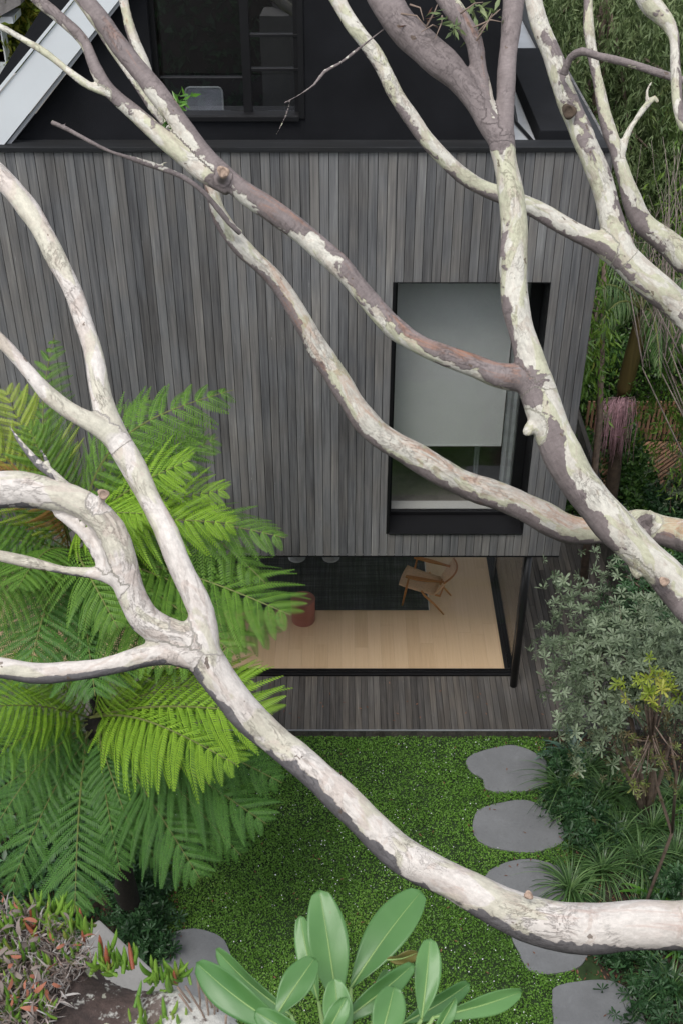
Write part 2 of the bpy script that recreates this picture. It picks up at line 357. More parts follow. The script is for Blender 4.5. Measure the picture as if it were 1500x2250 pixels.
def frondmat(name, a, b_, trans=.3):
    return leafmat(name, [(0, a), (1, b_)], .55, trans*.6, .3)
M['fern'] = frondmat('fern_green', (.055, .135, .018), (.14, .275, .036))
M['fern_b'] = frondmat('fern_bright', (.13, .26, .018), (.25, .42, .035), .35)
M['fern_y'] = frondmat('fern_yellow', (.20, .30, .03), (.32, .40, .05), .35)
M['fern_d'] = frondmat('fern_deep', (.040, .115, .022), (.085, .205, .036), .25)
M['fern_br'] = frondmat('fern_brown', (.22, .09, .03), (.32, .15, .05), .2)
M['rachis'] = plain('fern_rachis', (.15, .17, .05), .6)
M['rachis_br'] = plain('fern_stalk', (.16, .12, .04), .7)
M['lawn'] = leafmat('ground_cover_leaf', [(0, (.050, .110, .018)), (.45, (.112, .250, .034)), (.8, (.175, .345, .055)), (1, (.26, .37, .09))], .5, .25, .35, .9)
M['flower'] = plain('white_petal', (.75, .75, .8), .6)
M['lawnbase'] = plain('ground_cover_base', (.022, .045, .012), .95, .5, 5)
M['banksia'] = leafmat('banksia_leaf', [(0, (.080, .120, .065)), (.5, (.155, .205, .120)), (1, (.27, .33, .215))], .5, .15)
M['banksia_y'] = leafmat('young_banksia_leaf', [(0, (.16, .24, .03)), (.6, (.34, .42, .05)), (.9, (.46, .46, .08)), (1, (.38, .26, .08))], .5, .3)
M['banksia_y2'] = leafmat('olive_banksia_leaf', [(0, (.09, .14, .04)), (1, (.24, .28, .07))], .5, .2)
M['strap'] = leafmat('strap_leaf', [(0, (.028, .070, .020)), (.6, (.075, .160, .045)), (1, (.17, .28, .10))], .4, .2)
M['shrub'] = leafmat('dark_shrub_leaf', [(0, (.018, .052, .018)), (.6, (.035, .095, .033)), (1, (.07, .16, .06))], .45, .15)
M['broad'] = leafmat('broad_leaf', [(0, (.06, .17, .02)), (1, (.13, .30, .04))], .35, .3)
M['agave'] = leafmat('blue_green_leaf', [(0, (.06, .12, .085)), (1, (.12, .21, .15))], .4, .1)
M['weep'] = leafmat('weeping_leaf', [(0, (.028, .058, .018)), (.4, (.085, .150, .042)), (.75, (.19, .28, .080)), (.93, (.32, .37, .14)), (1, (.22, .15, .08))], .45, .35, .5, .8)
M['weep_b'] = leafmat('fresh_weeping_leaf', [(0, (.05, .12, .02)), (.5, (.12, .23, .035)), (.9, (.21, .33, .05)), (1, (.34, .20, .06))], .4, .35, .5)
M['weep2'] = leafmat('olive_leaf', [(0, (.036, .058, .022)), (.5, (.115, .165, .062)), (1, (.27, .32, .15))], .5, .25, .4, .8)
M['ivy'] = leafmat('hedge_leaf', [(0, (.018, .052, .012)), (.6, (.055, .135, .028)), (1, (.13, .25, .055))], .4, .25)
M['yellowtree'] = leafmat('golden_leaf', [(0, (.08, .13, .01)), (.5, (.18, .22, .02)), (1, (.32, .24, .03))], .5, .3)
M['palm'] = leafmat('palm_leaf', [(0, (.06, .12, .04)), (.6, (.14, .25, .09)), (1, (.26, .36, .17))], .35, .3)
M['palm_y'] = leafmat('dying_palm_leaf', [(0, (.35, .22, .02)), (1, (.50, .28, .03))], .5, .3)
M['palmshaft'] = boardmat('palm_crownshaft', [(0, (.10, .075, .03)), (.5, (.16, .13, .045)), (1, (.22, .19, .07))], 2, .6)
M['flowerstalk'] = plain('palm_flower_stalk', (.50, .30, .34), .7, .3, 20)
M['slat'] = boardmat('cedar_slat', [(0, (.20, .115, .07)), (.5, (.33, .20, .13)), (1, (.46, .31, .21))], 2)
M['pool'] = plain('pool_water', (.10, .42, .45), .08, .1, 3)
M['tiles'] = plain('old_roof_tiles', (.16, .15, .145), .85, .3, 8, .6, 40)
M['greywall'] = plain('grey_render_wall', (.25, .26, .28), .8, .1, 3)
M['succulent'] = leafmat('succulent_leaf', [(0, (.10, .22, .03)), (.6, (.19, .33, .05)), (.85, (.30, .25, .07)), (1, (.30, .07, .05))], .35, .2)
M['litter'] = leafmat('dry_litter', [(0, (.10, .07, .055)), (.35, (.22, .18, .16)), (.7, (.40, .385, .37)), (.9, (.26, .10, .06)), (1, (.34, .12, .07))], .8, .1)
M['deadleaf'] = leafmat('fallen_leaf', [(0, (.10, .035, .02)), (1, (.24, .11, .06))], .6, .1)
def bigleafmat():
    m, t, b, o = newmat('rubbery_leaf'); co = coords(t)
    mid = attr(t, 'mid'); r = attr(t, 'rnd')
    c = ramp(t, math_(t, 'ADD', math_(t, 'MULTIPLY', noise(t, co, 9, 4), .6), math_(t, 'MULTIPLY', r, .4)), [(.25, (.060, .165, .042)), (.75, (.125, .265, .085))])
    c = mix(t, math_(t, 'MULTIPLY', ramp(t, mid, [(.86, 0), (.97, 1)]), .55), c, (.22, .34, .11))
    vn = N(t, 'ShaderNodeAttribute'); vn.attribute_name = 'lv'; vw = N(t, 'ShaderNodeTexWave'); vw.inputs['Scale'].default_value = 5.5; vw.inputs['Distortion'].default_value = .6; t.links.new(vn.outputs['Vector'], vw.inputs['Vector'])
    c = mix(t, .10, c, ramp(t, vw.outputs['Fac'], [(.86, .8), (1, 1.5)]), 'MULTIPLY')
    sp = ramp(t, noise(t, co, 75, 3, .6), [(.70, 0), (.73, 1)]); c = mix(t, math_(t, 'MULTIPLY', sp, .35), c, (.10, .10, .03))
    t.links.new(c, b.inputs['Base Color']); b.inputs['Roughness'].default_value = .38
    tr = N(t, 'ShaderNodeBsdfTranslucent'); t.links.new(c, tr.inputs[0]); mx = N(t, 'ShaderNodeMixShader'); mx.inputs[0].default_value = .22
    t.links.new(b.outputs[0], mx.inputs[1]); t.links.new(tr.outputs[0], mx.inputs[2]); t.links.new(mx.outputs[0], o.inputs['Surface'])
    bump(t, b, noise(t, co, 70, 3), .08, .003); return m
M['bigleaf'] = bigleafmat()

# ================================================================== SETTING
mb = MB(); mb.add([(-120,-60,0),(120,-60,0),(120,180,0),(-120,180,0)], [(0,1,2,3)])
mb.build('ground', M['soil'], kind='structure')

# lawn outline (world xy), a low mat of ground cover
LF = 11.64
lawn_pts = [(-4.2,LF),(3.05,LF),(3.10,11.0),(3.0,10.3),(3.3,9.6),(3.25,9.0),(2.95,8.3),(3.1,7.6),(2.9,6.6),(3.3,5.5),(3.4,3.5),(-3.2,3.5),(-3.0,6.5),(-2.4,7.2),(-2.2,8.0),(-2.6,9.0),(-4.2,9.5)]
def inpoly(x, y, poly):
    c = np.zeros(len(x), bool); n = len(poly)
    for i in range(n):
        x1, y1 = poly[i]; x2, y2 = poly[(i+1) % n]
        k = ((y1 > y) != (y2 > y)) & (x < (x2-x1)*(y-y1)/((y2-y1) + 1e-12) + x1); c ^= k
    return c
mb = MB(); mb.add([(x, y, .004) for x, y in lawn_pts], [tuple(range(len(lawn_pts)))])
mb.build('lawn', M['lawnbase'], kind='structure')

mb = MB(); nx_ = 40; prof = [(3.4, -.05), (2.6, 1.6), (1.9, 4.2), (1.2, 7.0), (.6, 9.2), (-.6, 10.0), (-6, 10.6), (-40, 13.0)]
for i in range(nx_):
    xa, xb = -30 + 60*i/nx_, -30 + 60*(i+1)/nx_
    for (ya, za), (yb_, zb_) in zip(prof[:-1], prof[1:]): mb.add([(xa, ya, za), (xb, ya, za), (xb, yb_, zb_), (xa, yb_, zb_)], [(0, 1, 2, 3)])
mb.build('terrain', M['soil'], kind='structure')
# ---- stepping stones
def blob(pts_px, z=0.0): return [PZ(u, v, z) for u, v in pts_px]
stones = [
 ('farthest grey stepping stone in the grass near the deck', [(1024,1668),(1050,1652),(1120,1637),(1170,1652),(1207,1680),(1208,1718),(1160,1737),(1085,1740),(1062,1728),(1060,1712),(1040,1700),(1026,1686)]),
 ('second grey stepping stone from the deck, rounded, with nothing over it', [(1040,1795),(1065,1772),(1148,1757),(1200,1778),(1243,1825),(1228,1855),(1170,1872),(1110,1868),(1068,1858),(1040,1835)]),
 ('grey stepping stone half hidden behind the white limb, third from the deck', [(1072,1915),(1110,1895),(1165,1887),(1230,1905),(1246,1935),(1235,1975),(1150,1990),(1080,1970),(1062,1940)]),
 ('grey stepping stone showing below the thick white limb', [(1120,2040),(1160,2000),(1250,1995),(1310,2040),(1296,2085),(1270,2125),(1205,2140),(1160,2130),(1140,2095)]),
 ('nearest grey stepping stone at the lower right, cut by the photo edge', [(1212,2190),(1225,2165),(1320,2152),(1372,2168),(1395,2200),(1420,2260),(1400,2330),(1230,2330),(1215,2240)]),
 ('grey stepping stone at lower left beside the dark ferns', [(355,2085),(375,2052),(430,2040),(485,2058),(507,2095),(520,2150),(540,2230),(420,2260),(345,2200)])]
stone_polys = []
for lab, px in stones:
    pp = blob(px, .03); cx = sum(p.x for p in pp)/len(pp); cy = sum(p.y for p in pp)/len(pp)
    # smooth the outline
    n = len(pp); out = []
    for i in range(n):
        a, b_, c, d = pp[i-1], pp[i], pp[(i+1) % n], pp[(i+2) % n]
        for k in range(4):
            s = k/4; q = .5*((2*b_) + (c-a)*s + (2*a-5*b_+4*c-d)*s*s + (3*b_-a-3*c+d)*s**3)
            out.append(Vector((q.x + random.uniform(-.004, .004), q.y + random.uniform(-.004, .004), 0)))
    stone_polys.append([(p.x, p.y) for p in out])
    mb = MB(); mb.prism([(p.x, p.y, -.03) for p in out], (0, 0, .064))
    o = mb.build('stepping_stone', M['paver'], bevel=.006); tag(o, lab, 'stepping stone', 'grey stepping stones set in the ground cover')

# ---- ground cover leaves and tiny flowers (uncountable)
def lawn_cover():
    n = 360000
    x = rng.uniform(-4.2, 3.6, n); y = rng.uniform(3.6, 11.7, n)
    # denser near the camera's visible part only
    k = inpoly(x, y, lawn_pts)
    jx = x + rng.normal(size=n)*.013; jy = y + rng.normal(size=n)*.013
    for sp in stone_polys: k &= ~inpoly(jx, jy, sp)
    k &= rng.random(n) < (.55 + .45*np.clip(np.sin(x*2.9+np.sin(y*4))*np.cos(y*3.7+x)+.75, 0, 1))
    # thin, patchy edge around the beds
    ph = np.sin(x*3.1)*np.cos(y*2.7) + np.sin(x*7.3+y*5.1)*.5
    k &= (x < 2.85 + .12*ph)
    x, y = x[k], y[k]; n = len(x)
    hgt = .012 + .018*(np.sin(x*5.3)*np.sin(y*4.7)*.5+.5) + rng.random(n)*.02
    pos = np.stack([x, y, hgt], 1)
    X = rdir(n, (0, 0, .15)); Nn = rdir(n, (0, 0, 1.6)); s = rng.uniform(.010, .021, n)
    tv = np.array([(-.5,-.4,0),(.5,-.5,0),(.6,.4,0),(-.4,.5,0)])
    V, Fc, r = scatter(tv, np.array([(0,1,2,3)]), pos, X, Nn, s)
    nf = 2100; fx = rng.uniform(-2.6, 2.8, nf*2); fy = rng.uniform(5, 11.6, nf*2)
    dens = (np.sin(fx*1.7+1)*np.cos(fy*1.3)+1)/2
    k = inpoly(fx, fy, lawn_pts) & (rng.random(nf*2) < .08+.42*dens)
    for sp in stone_polys: k &= ~inpoly(fx, fy, sp)
    fx, fy = fx[k], fy[k]; m = len(fx)
    pf = np.stack([fx, fy, rng.uniform(.038, .055, m)], 1)
    V2, F2, r2 = scatter(tv, np.array([(0,1,2,3)]), pf, rdir(m), rdir(m, (0, 0, 2.5)), rng.uniform(.008, .015, m))
    mi = np.concatenate([np.zeros(len(Fc)), np.ones(len(F2))])
    me = npmesh('ground_cover', np.concatenate([V, V2]), np.concatenate([Fc, F2 + len(V)]), np.concatenate([r, r2]), mi)
    o = link('ground_cover', me, [M['lawn'], M['flower']], kind='stuff')
    o['label'] = 'low green ground cover dotted with tiny white flowers'
lawn_cover()

# ---- deck: boards running away from the lawn, on a dark base
DZ = .15; DF = 11.66
mb = MB(); x = -6.5; pitch = .0905
while x < 4.4:
    y = DF + random.uniform(-.002, .002); y_end = 20.0
    cuts = [y]; 
    while cuts[-1] < y_end: cuts.append(cuts[-1] + random.choice([1.8, 2.7, 3.6, 4.5, 5.4]))
    for a, b_ in zip(cuts[:-1], cuts[1:]):
        if x > -6 and x < 2.4 and a > 13.2: continue
        mb.box(x, x + pitch - .006, a, b_ - .003, DZ - .022, DZ + random.uniform(-.0012, .0012))
    x += pitch
dk = mb.build('deck', M['deck'], kind='structure')
mb = MB(); mb.box(-6.5, 4.4, DF + .02, 20, .0, DZ - .026); mb.build('deck_base', M['black'], dk)
mb = MB(); x = -6.5
while x < 4.4: mb.box(x, x+.088, DF - .012, DF + .018, .01, DZ - .024); x += .09
mb.build('fascia', M['deck'], dk)
mb = MB(); mb.box(-6.5, 3.3, DF - .016, DF - .004, DZ - .018, DZ - .001); mb.build('edge_strip', M['greymetal'], dk)

# ================================================================== THE HOUSE
FY = 12.31                     # front plane of the timber box
ZB = PY(1000, 1221, FY).z      # underside
ZT = PY(1000, 333, FY).z       # top of boards
XR = PY(1227, 1221, FY).x
WX0, WX1 = PY(862, 640, FY).x, PY(1207, 640, FY).x
WZ1, WZ0 = PY(1000, 620, FY).z, PY(1000, 1172, FY).z
house = thing('house', 'modern house clad in weathered grey timber boards above a glass walled room, charcoal upper wall', 'house', (0, FY, 0))
mb = MB(); bw = .104; x = XR
xs = []
while x > -7.2: xs.append((x - bw, x)); x -= bw
for a, b_ in xs:
    y0 = FY + random.uniform(-.0015, .0015); a2, b2 = a + .004, b_ - .003
    r = random.random()
    segs = [(ZB, ZT)]
    c0, c1 = max(a2, WX0), min(b2, WX1)
    if c1 - c0 > .0:
        if a2 < WX0: mb.box(a2, WX0, y0, y0+.03, ZB, ZT, r)
        if b2 > WX1: mb.box(WX1, b2, y0, y0+.03, ZB, ZT, r)
        mb.box(c0, c1, y0, y0+.03, WZ1, ZT, random.random()); mb.box(c0, c1, y0, y0+.03, ZB, WZ0, min(1, random.random()*.6+.5))
    else:
        mb.box(a2, b2, y0, y0+.03, ZB, ZT, r)
# side return (right) boards
y = FY + .034
while y < 19: mb.box(XR-.035, XR-.005, y, y+bw-.006, ZB, ZT); y += bw
mb.build('timber_cladding', M['facade'], house)
mb = MB()   # dark wall behind the cladding, with the window opening left free
for (x0, x1, z0, z1) in [(-7.2, WX0-.005, ZB, ZT), (WX1+.005, XR-.04, ZB, ZT), (WX0-.005, WX1+.005, WZ1+.005, ZT), (WX0-.005, WX1+.005, ZB, WZ0-.005)]:
    mb.box(x0, x1, FY+.036, FY+.24, z0+.002, z1)
mb.box(XR-.24, XR-.04, FY+.243, 19, ZB+.002, ZT)
mb.build('inner_wall', M['black'], house)
mb = MB(); mb.box(-7.2, XR+.01, FY-.035, FY+.22, ZT+.002, ZT+.055); o = mb.build('parapet_cap', M['capmetal'], house, bevel=.006)
mb = MB(); mb.box(-7.2, XR-.03, FY+.03, 19, ZB-.03, ZB-.002); mb.build('soffit', M['plaster'], house)
mb = MB(); mb.box(-7.2, XR, FY-.004, FY+.028, ZB-.022, ZB-.002); mb.build('drip_edge', M['black'], house)
# big window
win = bpy.data.objects.new('window', None); COL.objects.link(win); win.parent = house; win.location = (0, 0, 0)
def sub(mbx, name, m, par, **k):
    o = mbx.build(name, m, None, **k); o.parent = par; base = par.parent if par.parent else par
    o.location = -Vector(base.location) - (Vector(par.location) if par.parent else Vector((0,0,0))); return o
mb = MB(); D1 = .42
mb.box(WX0, WX0+.035, FY-.01, FY+D1, WZ0, WZ1)
mb.box(WX1-.012, WX1, FY-.008, FY+D1, WZ0, WZ1)
mb.box(WX0+.036, WX1-.013, FY-.002, FY+D1, WZ1-.015, WZ1)
mb.box(WX0+.036, WX1-.013, FY-.028, FY+D1, WZ0, WZ0+.02)
mb.box(WX0+.036, WX1-.013, FY+D1-.04, FY+D1+.03, WZ0+.021, WZ0+.075)
mb.box(WX0+.036, WX0+.075, FY+D1-.05, FY+D1+.03, WZ0+.076, WZ1-.016)
mb.box(WX1-.15, WX1-.014, FY+D1-.05, FY+D1+.03, WZ0+.076, WZ1-.016)
sub(mb, 'frame', M['black'], win, bevel=.003)
mb = MB(); mb.box(WX0+.076, WX1-.151, FY+D1-.012, FY+D1-.004, WZ0+.077, WZ1-.017); sub(mb, 'pane', M['glass_up'], win)
mb = MB(); yb = FY+D1+.12
bz = PY(1000, 977, yb).z; bxr = PY(1100, 977, yb).x
mb.box(WX0+.05, bxr, yb, yb+.004, bz, WZ1+.1); mb.box(WX0+.05, bxr, yb-.006, yb+.01, bz-.02, bz-.001)
blind_m = plain('translucent_blind', (.60, .61, .60), .8, .03, 3)
sub(mb, 'blind', blind_m, win)
mb = MB()      # sheer curtain, pleated
def pleat(x0, x1, y, z0, z1, amp=.03, n=16):
    vs = []; fs = []
    for i in range(n*4+1):
        x = x0 + (x1-x0)*i/(n*4); yy = y + amp*math.sin(i*math.pi/2); vs += [(x, yy, z0), (x, yy, z1)]
    for i in range(n*4): fs.append((2*i, 2*i+2, 2*i+3, 2*i+1))
    mb.add(vs, fs)
pleat(bxr+.02, WX1+.1, yb+.05, WZ0+.1, WZ1+.1, .012, 5); pleat(PY(1040, 1000, yb+.5).x, PY(1052, 1000, yb+.5).x, yb+.5, WZ0+.1, WZ1, .01, 2)
sub(mb, 'curtain', plain('sheer_curtain', (.34, .36, .37), .8), win)
mb = MB(); mb.box(WX0+.02, WX1, FY+D1+.035, FY+D1+.20, WZ0+.06, WZ0+.085); sub(mb, 'window_sill', M['plaster'], win)
# upstairs room
mb = MB()
mb.box(-6, XR-.25, FY+.25, 18.5, ZB+.05, ZB+.16)
mb.box(-6, XR-.25, 16.6, 16.7, ZB+.163, ZT-.4); mb.box(WX0-2.0, WX0-1.9, FY+.25, 16.59, ZB+.163, ZT-.4)
upf = mb.build('room_walls', plain('room_grey', (.30, .28, .25), .8), house)
mb = MB(); mb.box(-7.2, -3.2, FY+.25, 14.0, ZT-.3, ZT-.12); mb.box(-3.2, 1.75, FY+.25, 18.8, ZT-.3, ZT-.12); mb.build('roof_base', M['stucco'], house); mb = MB(); mb.box(1.752, XR-.24, FY+.25, 18.8, ZT-.3, ZT-.06); mb.build('flat_roof', M['roofpale'], house)
# black low box along the roof's right edge, cable beside it
mb = MB(); mb.box(2.12, XR-.26, FY+.26, 15.9, ZT-.055, ZT+.14); mb.build('roof_box', M['stucco'], house, bevel=.01)
mb = MB(); mb.tube([(2.10, 12.6, ZT-.04), (2.05, 12.95, ZT-.04), (1.98, 13.4, ZT-.04), (2.02, 14, ZT-.04)], .02, 6); mb.build('roof_cable', M['black'], house, smooth=True)

# upper charcoal wall (gable end with raked left side) and its window opening
UY = FY + .26
UW = [PY(317, 0, UY).x, PY(667, 262, UY).x, PY(500, 262, UY).z]
ux0, ux1, uz0 = PY(345, 262, UY).x, PY(670, 262, UY).x, PY(500, 260, UY).z
uz1 = uz0 + 2.7; UT = ZT + 4.6
rk0, rk1 = PY(30, 322, UY), PY(272, 0, UY); sl_ = (rk1.z-rk0.z)/(rk1.x-rk0.x)
def rakez(x): return rk0.z + (x-rk0.x)*sl_
mb = MB()
mb.prism([(rk0.x, UY, ZT+.0), (ux0, UY, ZT+.0), (ux0, UY, rakez(ux0)), (rk0.x, UY, rakez(rk0.x)+.02)], (0, .3, 0))
mb.box(ux0+.001, ux1-.001, UY, UY+.3, ZT, uz0); mb.box(ux1, 1.72, UY, UY+.3, ZT, UT)
mb.box(ux0+.001, ux1-.001, UY, UY+.3, uz1, UT)
mb.box(1.42, 1.72, UY+.302, 18, ZT, UT)
mb.build('upper_wall', M['stucco'], house)
uw = bpy.data.objects.new('window', None); COL.objects.link(uw); uw.parent = house
mb = MB(); fy0, fy1 = UY+.10, UY+.17; xm = PY(545, 262, UY).x
mb.box(ux0, ux0+.05, fy0, fy1, uz0, uz1); mb.box(ux1-.06, ux1, UY-.02, fy1, uz0, uz1); mb.box(ux0+.051, ux1-.061, UY-.02, fy1, uz0-.0, uz0+.035)
mb.box(xm-.045, xm+.045, fy0, fy1, uz0+.036, uz1)
for vz in (78, 153): 
    z = PY(600, vz, UY+.12).z; mb.box(xm+.046, ux1-.061, fy0+.01, fy1, z-.015, z+.015)
mb.box(ux1-.11, ux1-.062, fy0+.02, fy1, uz0+.036, uz1); mb.box(ux0+.051, ux1-.061, UY-.045, UY-.021, uz0-.02, uz0+.03)
mb.box(ux0+.051, xm-.046, fy0+.01, fy1, PY(500, 172, UY+.1).z-.008, PY(500, 172, UY+.1).z+.004)
sub(mb, 'frame', M['black'], uw, bevel=.003)
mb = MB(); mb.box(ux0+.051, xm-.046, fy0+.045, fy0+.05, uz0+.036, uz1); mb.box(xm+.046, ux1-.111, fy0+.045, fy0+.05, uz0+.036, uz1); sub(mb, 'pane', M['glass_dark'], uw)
mb = MB()
for (a, b_) in (((ux0-.3), ux0+.07),): pleat(a, b_, UY+.34, uz0-.1, uz1, .02, 5)
sub(mb, 'curtain', plain('linen_curtain', (.07, .066, .056), .9), uw)
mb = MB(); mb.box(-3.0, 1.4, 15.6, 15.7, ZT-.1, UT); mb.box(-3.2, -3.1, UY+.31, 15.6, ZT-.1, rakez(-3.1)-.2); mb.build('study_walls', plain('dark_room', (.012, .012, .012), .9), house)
# white raked roof edge with its grey lower return and the black roof strip beside it
def rakeprism(px, y0, y1, m, name, bev=0):
    q = MB(); q.prism([PY(u, v, y0) for u, v in px], (0, y1-y0, 0)); return q.build(name, m, house, bevel=bev)
rakeprism([(165,0),(262,0),(12,320),(-120,322),(-120,356),], UY-.22, UY+.10, M['whitemetal'], 'roof_edge') if False else None
def rl(u0, v0, u1, v1, w0, y0, y1, m, name):
    """a beam lying along the raked line, extended beyond the photo both ways"""
    a, b_ = PY(u0, v0, y0), PY(u1, v1, y0); d = (b_-a).normalized(); n = Vector((-d.z, 0, d.x))
    a2 = a - d*.0; b2 = b_ + d*1.9
    q = MB(); q.prism([a2, b2, b2 + n*w0, a2 + n*w0], (0, y1-y0, 0)); return q.build(name, m, house)
def seg(pts, y0, y1, m, name):
    q = MB(); q.prism([PY(u, v, y0) for u, v in pts], (0, y1-y0, 0)); return q.build(name, m, house)
seg([(8,320),(262,0),(330,-90),(235,-90),(165,0),(-10,218),(-180,430),(-180,520),(-150,520)], UY-.20, UY-.004, M['whitemetal'], 'roof_edge')
seg([(22,320),(272,0),(340,-90),(332,-92),(264,-2),(10,322)], UY-.17, UY-.005, M['greymetal'], 'edge_return')
seg([(-12,216),(163,0),(233,-90),(226,-92),(155,0),(-22,216)], UY-.22, UY-.01, M['whitemetal'], 'edge_lip')
seg([(-200,430),(-14,215),(160,0),(230,-92),(180,-92),(105,0),(15,140),(-80,290),(-200,400)], UY-.05, UY+.6, M['stucco'], 'roof_strip')

# ---- ground floor room: oak floor, tracks, glass, posts, column
GF = .17; gy0, gy1 = 12.73, 12.87; gx0, gx1 = 2.43, 2.555
mb = MB(); x = -6.0; 
while x < gx0 - .001:
    x2 = min(x + .2, gx0); cuts = [gy1 + .001 + random.uniform(-1.6, 0)]
    while cuts[-1] < 18.6: cuts.append(cuts[-1] + random.uniform(1.2, 2.1))
    for a, b_ in zip(cuts[:-1], cuts[1:]):
        a = max(a, gy1+.001)
        if b_ > a: mb.box(x+.0006, x2-.0006, a+.0006, b_-.0006, GF-.018, GF)
    x += .2
mb.build('oak_floor', M['oak'], house)
mb = MB(); mb.box(-6, gx0, gy1, 18.6, .151, GF-.02); mb.build('floor_base', M['black'], house)
mb = MB()
mb.box(-6, gx1, gy0, gy1, .152, GF+.012); mb.box(-6, gx1-.02, gy0+.05, gy0+.058, GF+.012, GF+.03); mb.box(-6, gx1-.02, gy0+.1, gy0+.108, GF+.012, GF+.03)
mb.box(gx0, gx1, gy1+.001, 18.6, .152, GF+.010); mb.box(gx0+.045, gx0+.052, gy1, 18.6, GF+.010, GF+.026); mb.box(gx0+.09, gx0+.097, gy1, 18.6, GF+.010, GF+.026)
mb.box(-6, gx1, gy0, gy1, ZB-.09, ZB-.032); mb.box(gx0, gx1, gy1+.001, 18.6, ZB-.09, ZB-.032)
mb.box(gx1+.001, gx1+.10, gy1, 18.6, .1525, .158)
mb.build('track', M['black'], house, bevel=.002)
for gy in (14.97, 17.6): mb = MB(); mb.box(2.49, 2.55, gy, gy+.09, GF+.03, ZB-.09); mb.build('glazing_post', M['black'], house)
mb = MB(); mb.box(-6, gx1-.06, gy0+.055, gy0+.063, GF+.03, ZB-.09); mb.box(gx1-.058, gx1-.05, gy0+.055, 14.96, GF+.027, ZB-.09); mb.box(gx1-.058, gx1-.05, 15.07, 17.59, GF+.027, ZB-.09)
mb.build('glass_wall', M['glass'], house)
cb = PZ(1126.5, 1506, DZ)
mb = MB(); mb.tube([(cb.x, cb.y, DZ), (cb.x, cb.y, ZB-.03)], .054, 24); co_ = mb.build('column', M['steel'], house, smooth=False)
for p in co_.data.polygons:
    if len(p.vertices) == 4: p.use_smooth = True
mb = MB(); mb.box(-6.2, -2.6, 18.62, 18.8, .15, ZB-.04); mb.build('back_wall', M['plaster'], house)

# ================================================================== FURNITURE
# rug
c0 = PZ(941, 1340, GF+.008)
mb = MB(); mb.box(-3.4, c0.x, c0.y, 17.2, GF+.001, GF+.009); rug = mb.build('rug', M['rug']); tag(rug, 'dark charcoal woven rug on the oak floor inside the glass room', 'rug')
mb = MB(); mb.box(c0.x+.0005, c0.x+.016, c0.y, 17.2, GF+.001, GF+.011); o = mb.build('binding', M['rug_edge']); o.parent = rug
# drum side table
c = PZ(667, 1362, GF); R0 = .187; H0 = .42
t = thing('side_table', 'terracotta red drum side table standing on the oak floor at the rug edge', 'side table', (c.x, c.y, GF))
mb = MB(); mb.tube([(c.x, c.y, GF), (c.x, c.y, GF+.012), (c.x, c.y, GF+H0-.006), (c.x, c.y, GF+H0)], [R0-.012, R0-.005, R0, R0-.003], 48); o = mb.build('drum', M['terracotta'], t)
for p in o.data.polygons: p.use_smooth = len(p.vertices) == 4
mb = MB()
mb.tube([(c.x, c.y, GF+H0+.001), (c.x, c.y, GF+H0+.010)], [R0-.016, R0-.016], 48); o = mb.build('table_top', M['terracotta'], t)
mb = MB(); pts = [(c.x + (R0-.004)*math.cos(a), c.y + (R0-.004)*math.sin(a), GF+H0+.006) for a in np.linspace(0, 2*math.pi, 49)]
mb.tube(pts, .008, 8, caps=False); mb.build('rim', M['terracotta'], t, smooth=True)
# two white round stools just showing below the timber box
for i, (u, lab) in enumerate(((652, 'left one of two white round stools showing under the timber box'), (727, 'right one of two white round stools showing under the timber box'))):
    p = PZ(u, 1239, GF); cy = p.y + .16
    t = thing('stool', lab, 'stool', (p.x, cy, GF+.009), 'white round stools on the rug')
    mb = MB(); mb.tube([(p.x, cy, GF+.03+.009), (p.x, cy, GF+.05), (p.x, cy, GF+.34), (p.x, cy, GF+.37)], [.135, .155, .16, .13], 32); o = mb.build('seat', M['offwhite'], t)
    for q in o.data.polygons: q.use_smooth = len(q.vertices) == 4
    mb = MB(); mb.tube([(p.x, cy, GF+.0095), (p.x, cy, GF+.038)], .145, 24); mb.build('base', M['offwhite'], t)

